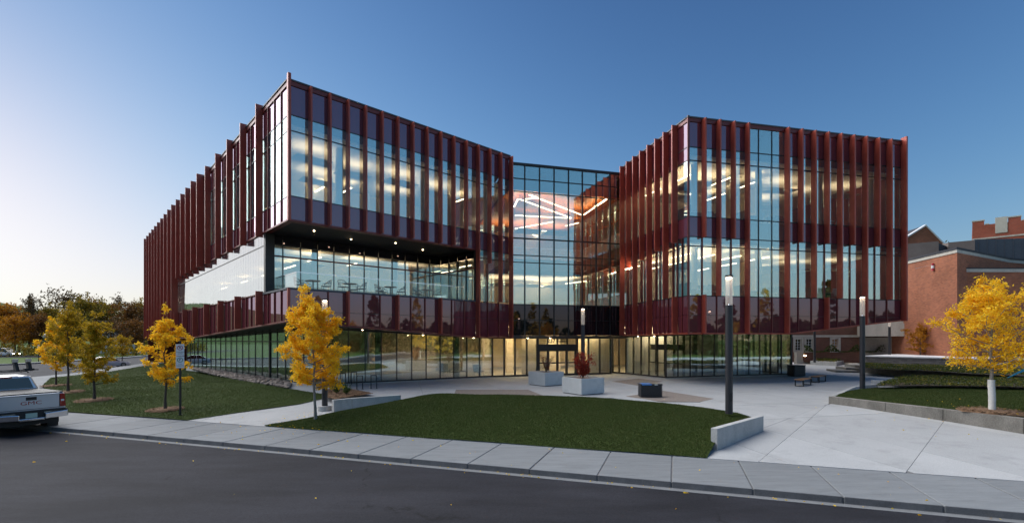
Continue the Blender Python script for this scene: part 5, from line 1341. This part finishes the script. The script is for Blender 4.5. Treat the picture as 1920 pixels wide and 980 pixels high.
for p in ws:
    for q in ((zb0, z_s), (z_h, zt0)): fbox(MB(), fa, p[0], p[1], q[0], q[1], -.35, -.002).build('wall', M['brick2'], t)
    fr_ = MB(); fbox(fr_, fa, p[0] - .16, p[0] + .08, z_s - .16, z_h + .16, -.2, .05); fbox(fr_, fa, p[1] - .08, p[1] + .16, z_s - .16, z_h + .16, -.2, .05)
    fbox(fr_, fa, p[0] + .08, p[1] - .08, z_h - .03, z_h + .16, -.2, .045); fbox(fr_, fa, p[0] + .08, p[1] - .08, z_s - .16, z_s + .05, -.2, .07)
    wf = fr_.build('window', M['stone'], t)
    sm = MB(); 
    for k in range(3): x = p[0] + .12 + (.84 - .24) * k / 2; fbox(sm, fa, x - .02, x + .02, z_s + .05, z_h - .03, -.22, -.17)
    for k in range(5): z = z_s + .07 + (z_h - z_s - .12) * k / 4; fbox(sm, fa, p[0] + .08, p[1] - .08, z - .02, z + .02, -.22, -.172)
    sm.build('sash', M['white'], wf)
    fbox(MB(), fa, p[0] + .08, p[1] - .08, z_s + .03, z_h, -.27, -.25).build('pane', M['carglass'] if p is not ws[2] else M['warmpane'] if 'warmpane' in M else M['carglass'], wf)
fbox(MB(), fa, 0, La, 3.16, 3.42, -.1, .06).build('string_course', M['stone'], t)
t = empty('concrete_hall', (*at_px(1660, 55), .5), 'pale concrete building with an overhanging upper storey behind the right lamp', 'building')
bprism([at_px(1617, 56.9), at_px(1722, 54), (60, 60), (45, 66)], .2, zpx(632, 55.5), 'lower_wall', M['stucco'], t)
q = [at_px(1612, 55.6), at_px(1705.5, 53.2), (60, 60), (45, 66)]
bprism(q, zpx(630, 54.5), zpx(606, 54), 'upper_wall', M['stone'], t)
q = [at_px(1640, 55), at_px(1718.2, 53), (60, 60), (45, 66)]
bprism(q, zpx(606, 54) + .003, zpx(556, 53.5), 'upper_wall', M['stone'], t)
fs_ = Fr(at_px(1640, 55), Vector(at_px(1718.2, 53)) - Vector(at_px(1640, 55)), (0, -1)); tt = tof(fs_, 1711.5)
fbox(MB(), Fr(fs_.o, fs_.d, (fs_.d.y, -fs_.d.x)), tt - .12, tt + .12, zpx(600, 53.3), zpx(561, 53.3), -.02, .03).build('slot_window', M['carglass'], t)
nf = Vector((fs_.d.y, -fs_.d.x))
b = MB(); b.hexa([(*at_px(1640, 55), zpx(556, 53.5) + .004), (*at_px(1718.6, 53), zpx(556, 53.5) + .004), (60, 60, zpx(556, 53.5) + .004), (45, 66, zpx(556, 53.5) + .004)],
                 [(45.5, 57.5, zpx(524, 54)), (*at_px(1718.6, 54.2), zpx(524, 54)), (60, 61, zpx(524, 54)), (46, 67, zpx(524, 54))]); b.build('sloped_roof', M['slate'], t)
for k in range(3):
    u = 1707 + k * 4.2; p0, p1 = at_px(u, 53.1), at_px(u, 54.15); m_ = MB(); m_.tube([(p0[0], p0[1] - .02, zpx(556, 53.5) + .03), (p1[0], p1[1] - .02, zpx(524, 54))], .035, 4); m_.build('roof_seam', M['darkroof'], t)
bprism([at_px(1640, 54.8), at_px(1719, 53.8), (60, 61), (46, 67)], zpx(524, 54) + .004, zpx(518.5, 54), 'roof_edge', M['stone'], t)
t = empty('brick_hall', (47, 50, 0), 'tall windowless red-brown brick building with stone copings behind the golden tree', 'building')
v1 = [(43.2, 52), (43.0, 47), (60, 47.2), (60, 70), (43.2, 70)]
bprism(v1, 0, 9.4, 'wall', M['brick'], t); 
def grow(poly, g_): c = Vector((sum(p[0] for p in poly) / len(poly), sum(p[1] for p in poly) / len(poly))); return [tuple(Vector(p) + (Vector(p) - c).normalized() * g_) for p in poly]
bprism(grow(v1, .06), 9.404, 9.72, 'coping', M['stone'], t); bprism(grow(v1, .1), 9.724, 9.82, 'roof_edge', M['darkroof'], t)
v2 = [(42.1, 46), (53.2, 52), (72, 58.5), (72, 66), (44, 60)]
bprism(v2, 0, 11.1, 'wall', M['brick'], t); bprism(grow(v2, .08), 11.104, 11.4, 'coping', M['stone'], t); bprism(grow(v2, .14), 11.404, 11.62, 'roof_edge', M['darkroof'], t)
bprism([(47, 54), (53, 57), (70, 63), (70, 65), (47, 60)], 11.624, 11.9, 'roof', M['darkroof'], t)
t = empty('safety_post', (*at_px(1749, 49), 9.83), 'small red and white post standing on the lower brick roof edge', 'post')
m_ = MB(); m_.cyl((0, 0), .14, 0, .22, 12, .10); m_.build('base', M['signred'], t, local=True); m_ = MB(); m_.cyl((0, 0), .13, .22, .5, 12); m_.build('sleeve', M['white'], t, local=True); m_ = MB(); m_.cyl((0, 0), .10, .5, .72, 12); m_.build('top', M['signred'], t, local=True)
for sx in (-1.8, 1.8): m_ = MB(); m_.tube([(0, 0, .6), (sx * .5, 0, .38), (sx, 0, .2)], .012, 4); m_.build('chain', M['white'], t, local=True)
t = empty('plant_room', (56, 64, 8), 'grey and brown metal-clad rooftop plant room above the brick hall', 'building')
bprism([at_px(1690, 63), at_px(1760, 61), (59, 68), (54, 70)], 9, 15.2, 'brown_panel_wall', M['penthouse'], t)
bprism([at_px(1759, 61.4), at_px(1779, 64.5), (62, 72), (56, 72)], 9, 15.1, 'dark_panel_wall', M['darkroof'], t)
bprism([at_px(1778, 63.5), at_px(1828, 62), (66, 70), (58, 72)], 9, 15.55, 'brown_panel_wall', M['penthouse'], t)
bprism([at_px(1827, 62.1), at_px(1975, 61), (72, 70), (62, 70)], 9, 15.65, 'blue_panel_wall', M['slate'], t)
for k in range(9):
    p = Vector(at_px(1827, 62.1)).lerp(Vector(at_px(1975, 61)), (k + .5) / 9); m_ = MB(); m_.box(p.x - .03, p.x + .03, p.y - .05, p.y + .1, 11.5, 15.6); m_.build('panel_rib', M['slate'], t)
t = empty('gabled_building', (66, 84, 0), 'brick gable end with white coping rising behind the right wing', 'building')
gl, gr, ga = at_px(1690, 82), at_px(1773, 82), at_px(1735, 82)
ze, za = zpx(462, 82), zpx(424, 82)
b = MB(); L_x = 14
fp = [(gl[0], 82, 0), (gr[0], 82, 0), (gr[0], 82, ze), (ga[0], 82, za), (gl[0], 82, zpx(452, 82))]
bp = [(x + 2, y + L_x, z) for x, y, z in fp]
b.poly(fp); b.poly(bp[::-1])
for i in range(5): j = (i + 1) % 5; b.poly([fp[i], bp[i], bp[j], fp[j]][::-1])
b.build('wall', M['brick'], t)
for p, q in ((fp[4], fp[3]), (fp[3], fp[2])):
    b = MB(); b.hexa([(p[0], 81.85, p[2] + .01), (q[0], 81.85, q[2] + .01), (q[0], 82.4, q[2] + .01), (p[0], 82.4, p[2] + .01)], [(p[0], 81.85, p[2] + .26), (q[0], 81.85, q[2] + .26), (q[0], 82.4, q[2] + .26), (p[0], 82.4, p[2] + .26)]); b.build('coping', M['white'], t)
    b = MB(); b.poly([(p[0], 82.4, p[2] + .15), (q[0], 82.4, q[2] + .15), (q[0] + 2, 96, q[2] + .15), (p[0] + 2, 96, p[2] + .15)]); b.build('roof', M['darkroof'], t)
t = empty('crenellated_building', (100, 106, 0), 'bright red brick building with a crenellated parapet at the far right', 'building')
c0, c1 = Vector(at_px(1823, 108)), Vector(at_px(1990, 99)); d = c1 - c0; fc = Fr(c0, d, (d.y, -d.x)); Lc = d.length
zc_ = zpx(437, 108); zp = zpx(424, 108)
fbox(MB(), fc, 0, Lc, 0, zp, -14, 0).build('wall', M['redbrick'], t)
k = 0; tt = 0
while tt < Lc:
    w_ = 1.9
    cpx = tof(fc, 1866), tof(fc, 1889)
    if tt + w_ < cpx[0] or tt > cpx[1]:
        mm = fbox(MB(), fc, tt, min(Lc, tt + w_), zp + .004, zp + .9, -.5, 0).build('merlon', M['redbrick'], t); fbox(MB(), fc, tt - .08, tt + w_ + .08, zp + .904, zp + 1.15, -.6, .08).build('cap', M['stone'], mm)
        fbox(MB(), fc, tt + w_ + .1, tt + w_ + .8, zp + .004, zp + .22, -.6, .06).build('crenel_sill', M['stone'], t)
    tt += 2.8
fbox(MB(), fc, cpx[0], cpx[1], zc_ - .6, zp + 1.25, -.6, .12).build('stone_panel', M['stone'], t)
fbox(MB(), fc, 0, Lc, zc_ - 1.6, zc_ - 1.3, -.2, .10).build('string_course', M['stone'], t)
tree('oak_tree', (*at_px(1803, 92), 0), 21.8, 5.5, 9, 'green', 4200, .6, 'dark green tree crown showing over the plant room roof', r0=.3, seed=77, nl=20, shape=.8)
t = empty('white_house', (*at_px(206, 122), -.6), 'small white gabled house half hidden in the wood at left', 'house')
x, y = at_px(206, 122); b = MB(); fp = [(x - 3, y, -.7), (x + 3, y, -.7), (x + 3, y, 3.2), (x, y, 5.8), (x - 3, y, 3.2)]; bp = [(a, y + 8, c) for a, _, c in fp]
b.poly(fp); b.poly(bp[::-1])
for i in range(5): j = (i + 1) % 5; b.poly([fp[i], bp[i], bp[j], fp[j]][::-1])
b.build('wall', M['white'], t)
for sx in (-1, 1): b = MB(); b.poly([(x, y - .3, 5.95), (x + sx * 3.3, y - .3, 3.05), (x + sx * 3.3, y + 8, 3.05), (x, y + 8, 5.95)]); b.build('roof', M['darkroof'], t)
MB().box(x - .6, x + .6, y - .05, y + .02, .8, 2.2).build('window', M['carglass'], t)
# planting above the beige wall
C_ = []
for k in range(1500):
    u = random.uniform(1508, 1660); C_.append((*at_px(u, 55.5 + random.random()), 1.5 + max(0, .35 * math.sin(u * .13) + .15) * random.random() * 1.6))
leaves_mesh('wall_top_plants', np.array(C_), .22, M['green'], None, 'stuff')
# ================================================================== vehicles
def wheel(parent, x, y, r, w_, side):
    m_ = MB(); m_.tube([(x - w_ / 2, y, r), (x - w_ * .42, y, r), (x + w_ * .42, y, r), (x + w_ / 2, y, r)], [r * .9, r, r, r * .9], 24)
    o = m_.build('wheel', M['tyre'], parent, local=True, smooth=True)
    m_ = MB(); xo = x + side * w_ * .5
    m_.tube([(xo - side * .02, y, r), (xo + side * .012, y, r)], [r * .66, r * .62], 20)
    for k in range(5): a = k * 1.2566; m_.tube([(xo + side * .015, y, r), (xo + side * .015, y + r * .58 * math.cos(a), r + r * .58 * math.sin(a))], [.04, .028], 4)
    m_.build('rim', M['rim'], o, local=True)
tp = Vector((-17.45, 17.62, ROAD + .006))
t = empty('pickup_truck', tp, 'silver pickup truck parked at the kerb with a rack on its roof', 'truck', rz=math.atan2(.475, -.88) - math.pi / 2)
t.scale = (1.02, 1.04, 1.08)
b = MB(); W_ = 1.0
sec = lambda y: [(-.93, y, .58), (.93, y, .58), (1.0, y, .82), (.985, y, 1.20), (.93, y, 1.34), (-.93, y, 1.34), (-.985, y, 1.20), (-1.0, y, .82)]
def loft(b, secs):
    k = len(b.v); n = len(secs[0])
    for s_ in secs: b.v += s_
    b.f.append(tuple(k + i for i in range(n))); b.m.append(b.mi); kk = k + (len(secs) - 1) * n
    b.f.append(tuple(kk + n - 1 - i for i in range(n))); b.m.append(b.mi)
    for q in range(len(secs) - 1):
        for i in range(n):
            j = (i + 1) % n; b.f.append((k + q * n + j, k + q * n + i, k + (q + 1) * n + i, k + (q + 1) * n + j)); b.m.append(b.mi)
loft(b, [sec(.06), sec(2.0)])
s2 = lambda y, zt: [(-.93, y, .55), (.93, y, .55), (1.0, y, .82), (.985, y, zt - .12), (.9, y, zt), (-.9, y, zt), (-.985, y, zt - .12), (-1.0, y, .82)]
loft(b, [s2(2.03, 1.36), s2(3.9, 1.33), s2(5.2, 1.22), s2(5.55, 1.05)])
b.build('body', M['silver'], t, local=True, bevel=.025)
cab = MB(); cab.hexa([(-.90, 2.06, 1.362), (.90, 2.06, 1.362), (.90, 4.1, 1.34), (-.90, 4.1, 1.34)], [(-.70, 2.2, 1.86), (.70, 2.2, 1.86), (.68, 3.4, 1.88), (-.68, 3.4, 1.88)])
cb = cab.build('cab', M['silver'], t, local=True, bevel=.05)
m_ = MB(); m_.hexa([(-.74, 2.075, 1.42), (.74, 2.075, 1.42), (.74, 2.12, 1.42), (-.74, 2.12, 1.42)], [(-.62, 2.155, 1.80), (.62, 2.155, 1.80), (.62, 2.2, 1.80), (-.62, 2.2, 1.80)]); m_.build('rear_window', M['carglass'], cb, local=True)
for sx in (-1, 1):
    m_ = MB(); m_.hexa([(sx * .885, 2.35, 1.42), (sx * .885, 3.85, 1.42), (sx * .86, 3.85, 1.42), (sx * .86, 2.35, 1.42)][::(1 if sx < 0 else -1)], [(sx * .745, 2.4, 1.82), (sx * .745, 3.4, 1.82), (sx * .70, 3.4, 1.82), (sx * .70, 2.4, 1.82)][::(1 if sx < 0 else -1)]); m_.build('side_window', M['carglass'], cb, local=True)
    MB().box(min(sx * .92, sx * 1.14), max(sx * .92, sx * 1.14), 3.75, 3.87, 1.36, 1.54).build('wing_mirror', M['silver'], t, local=True, bevel=.02)
MB().box(-.16, .16, 2.165, 2.22, 1.80, 1.85).build('brake_light', M['tail'], cb, local=True)
MB().box(-.93, .93, .05, 2.0, 1.345, 1.385).build('tonneau_cover', M['plastic'], t, local=True, bevel=.012)
tg = MB().box(-.80, .80, -.005, .05, .80, 1.335).build('tailgate', M['silver'], t, local=True, bevel=.018)
MB().box(-.80, .80, -.03, .03, 1.30, 1.345).build('top_edge', M['silver'], tg, local=True, bevel=.012)
MB().box(-.12, .17, -.012, .0, 1.15, 1.26).build('handle', M['plastic'], tg, local=True, bevel=.01)
text_part('lettering', 'GMC', .17, M['tail'], Matrix.Translation((.02, -.008, 1.055)) @ Matrix.Diagonal((1.55, 1, 1, 1)) @ Matrix.Rotation(R_(90), 4, 'X'), tg, .006)
MB().box(-.80, .80, -.008, -.002, .845, .86).build('crease', M['plastic'], tg, local=True)
for sx in (-1, 1):
    m_ = MB(); m_.hexa([(sx * .81, -.012, .86), (sx * 1.0, .02, .86), (sx * 1.0, .25, .86), (sx * .81, .2, .86)][::(1 if sx > 0 else -1)], [(sx * .81, -.012, 1.31), (sx * .965, .02, 1.31), (sx * .965, .22, 1.31), (sx * .81, .2, 1.31)][::(1 if sx > 0 else -1)]); tl_ = m_.build('tail_light', M['tail'], t, local=True, bevel=.015)
    MB().box(min(sx * .84, sx * .93), max(sx * .84, sx * .93), -.018, -.008, 1.05, 1.11).build('reversing_lens', M['white'], tl_, local=True)
    m_ = MB(); m_.hexa([(sx * .34, -.2, .50), (sx * 1.02, -.12, .53), (sx * 1.02, .12, .53), (sx * .34, .05, .50)][::(1 if sx > 0 else -1)], [(sx * .34, -.2, .70), (sx * 1.02, -.12, .74), (sx * 1.02, .12, .74), (sx * .34, .05, .70)][::(1 if sx > 0 else -1)]); m_.build('bumper', M['chrome'], t, local=True, bevel=.025)
    MB().box(min(sx * .66, sx * .98), max(sx * .66, sx * .98), .62, .65, .12, .52).build('mud_flap', M['plastic'], t, local=True)
MB().box(-.34, .34, -.16, .05, .47, .56).build('bumper_step', M['chrome'], t, local=True, bevel=.02)
MB().box(-.34, .34, -.1, .05, .56, .74).build('plate_recess', M['plastic'], t, local=True)
MB().box(-.155, .155, -.112, -.102, .575, .73).build('licence_plate', M['plate'], t, local=True)
MB().box(-1.0, 1.0, -.1, .05, .742, .80).build('bumper_top', M['plastic'], t, local=True)
MB().box(-.82, .82, .1, 5.3, .32, .56).build('underbody', M['plastic'], t, local=True)
for y in (1.15, 4.55):
    for sx in (-1, 1): wheel(t, sx * .86, y, .40, .27, sx)
rk = MB()
for y in (2.5, 3.2): rk.tube([(-.72, y, 1.95), (-.68, y, 2.02), (.68, y, 2.02), (.72, y, 1.95)], .022, 6); 
rr_ = rk.build('roof_rack', M['plastic'], t, local=True)
for x, tilt in ((.42, .05), (.80, .05)):
    m_ = MB(); m_.hexa([(x - .05, 2.45, 2.02), (x + .05, 2.45, 2.02), (x + .05, 2.75, 2.02), (x - .05, 2.75, 2.02)], [(x - .14, 2.5, 2.46), (x - .02, 2.5, 2.46), (x - .02, 2.7, 2.46), (x - .14, 2.7, 2.46)]); m_.build('carrier_arm', M['plastic'], rr_, local=True, bevel=.03)
    MB().box(x - .16, x - .0, 2.46, 2.52, 2.36, 2.48).build('arm_pad', M['rim'], rr_, local=True)
m_ = MB(); m_.tube([(-.9, 2.6, 2.06), (1.05, 2.6, 2.06)], .02, 6); m_.box(.62, .9, 2.5, 2.7, 2.03, 2.12); m_.build('clamp_bar', M['plastic'], rr_, local=True)
def car(name, loc, heading, label, paint, L=4.55, W=1.78, H=1.44, sc_=1.0, suv=False):
    t = empty(name, loc, label, 'car', rz=math.atan2(heading[1], heading[0]) - math.pi / 2); h = L / 2; hw = W / 2
    t.scale = (sc_,) * 3
    zb_ = .95 if suv else .86
    se = lambda y, w_, z0, z1: [(-w_ * .94, y, z0), (w_ * .94, y, z0), (w_, y, z0 + .18), (w_ * .98, y, z1 - .16), (w_ * .86, y, z1), (-w_ * .86, y, z1), (-w_ * .98, y, z1 - .16), (-w_, y, z0 + .18)]
    b = MB(); loft(b, [se(-h, hw * .86, .34, zb_ - .02), se(-h + .25, hw * .97, .22, zb_ + .06), se(-.5, hw, .2, zb_ + .04), se(.8, hw, .2, zb_ + .0), se(h - .3, hw * .95, .22, zb_ - .16), se(h, hw * .78, .34, zb_ - .28)]); b.build('body', M[paint], t, local=True, smooth=True, bevel=.03)
    y0, y1, y2, y3 = (-h + .12, -h + .35, .35, 1.2) if suv else (-h + .45, -.95, .15, 1.05)
    z_ = zb_ - .02
    g = MB(); w1, w2 = hw * .88, hw * .68
    g.hexa([(-w1, y0, z_), (w1, y0, z_), (w1, y3, z_), (-w1, y3, z_)], [(-w2, y1, H - .03), (w2, y1, H - .03), (w2, y2, H - .03), (-w2, y2, H - .03)]); gh = g.build('glasshouse', M['carglass'], t, local=True, bevel=.03)
    r = MB(); r.hexa([(-w2 - .015, y1 - .02, H - .06), (w2 + .015, y1 - .02, H - .06), (w2 + .015, y2 + .02, H - .06), (-w2 - .015, y2 + .02, H - .06)], [(-w2 + .06, y1 + .06, H), (w2 - .06, y1 + .06, H), (w2 - .06, y2 - .06, H), (-w2 + .06, y2 - .06, H)]); r.build('roof', M[paint], t, local=True, bevel=.02)
    for sx in (-1, 1):
        p_ = MB()
        for a, c in (((w1 + .005, y0, z_), (w2 + .01, y1, H - .05)), ((w1 + .005, y3, z_), (w2 + .01, y2, H - .05)), ((w1 + .008, (y0 + y3) / 2 - .1, z_), (w2 + .012, (y1 + y2) / 2 - .05, H - .05))): p_.tube([(sx * a[0], a[1], a[2]), (sx * c[0], c[1], c[2])], .035, 5)
        p_.build('pillar', M[paint], t, local=True)
        MB().box(min(sx * hw * .5, sx * hw * .90), max(sx * hw * .5, sx * hw * .90), -h - .012, -h + .16, zb_ - .26, zb_ - .08).build('tail_light', M['tail'], t, local=True, bevel=.02)
        MB().box(min(sx * hw * .46, sx * hw * .8), max(sx * hw * .46, sx * hw * .8), h - .12, h + .012, zb_ - .46, zb_ - .32).build('headlight', M['headlamp'] if suv else M['chrome'], t, local=True, bevel=.02)
        for y in (-h + .85, h - .88): wheel(t, sx * (hw - .12), y, .32 if not suv else .36, .21, sx)
    MB().box(-.26, .26, -h - .016, -h + .02, .48, .60).build('licence_plate', M['plate'], t, local=True)
    return t
M['headlamp'] = emit('lit_headlamp', (1, .85, .6), 6)
p = P(203, 688, ROAD); car('sedan_car', p, (.52, .85), 'white sedan parked at the near kerb of the cross street', 'whitecar', sc_=.92)
b = MB(); b.poly([(-150, 97, -.66), (-94, 97, -.66), (-94, 110, -.66), (-150, 110, -.66)]); b.build('side_road', M['asphalt'], None, 'structure')
car('utility_vehicle', (-107, 103, -.65), (1, -.1), 'pale silver utility vehicle with lit headlights at the far left edge', 'whitecar', 4.7, 1.85, 1.75, suv=True)
car('compact_car', (*P(352, 668.5, ROAD)[:2], ROAD), (.8, .6), 'small red car far down the cross street beside the parking sign', 'redcar' if 'redcar' in M else 'whitecar', sc_=.9)
# fallen leaves along the kerb, on the pavement and the lawns
LV = []
for k in range(420):
    r = random.random()
    if r < .30: x, y = SD(random.uniform(-22, 12), -random.random() ** 2 * .35 - .02); z = ROAD + .012
    elif r < .33: x, y = SD(random.uniform(-20, 12), random.uniform(-4, -.3)); z = ROAD + .006
    elif r < .42: x, y = SD(random.uniform(-20, 12), random.uniform(.1, SWW)); z = -.398
    elif r < .8:
        a = random.uniform(0, 6.28); q = abs(random.gauss(0, 2.2)); x, y = -7.8 + q * math.cos(a), 19 + q * math.sin(a); z = (mound_z(x, y) if pin(ccw(mound))(x, y) else gz(x, y)) + .05
    else:
        a = random.uniform(0, 6.28); q = abs(random.gauss(0, 2.0)); x, y = 17.2 + q * math.cos(a), 17.4 + q * math.sin(a); z = .38 if ins is None else .38
        if y < 16.4 or x < 16.6: z = gz(x, y) + .012
    LV.append((x, y, z))
leaves_mesh('fallen_leaves', np.array(LV), .07, M['gold'], None, 'stuff', flat=.92, droop=0)
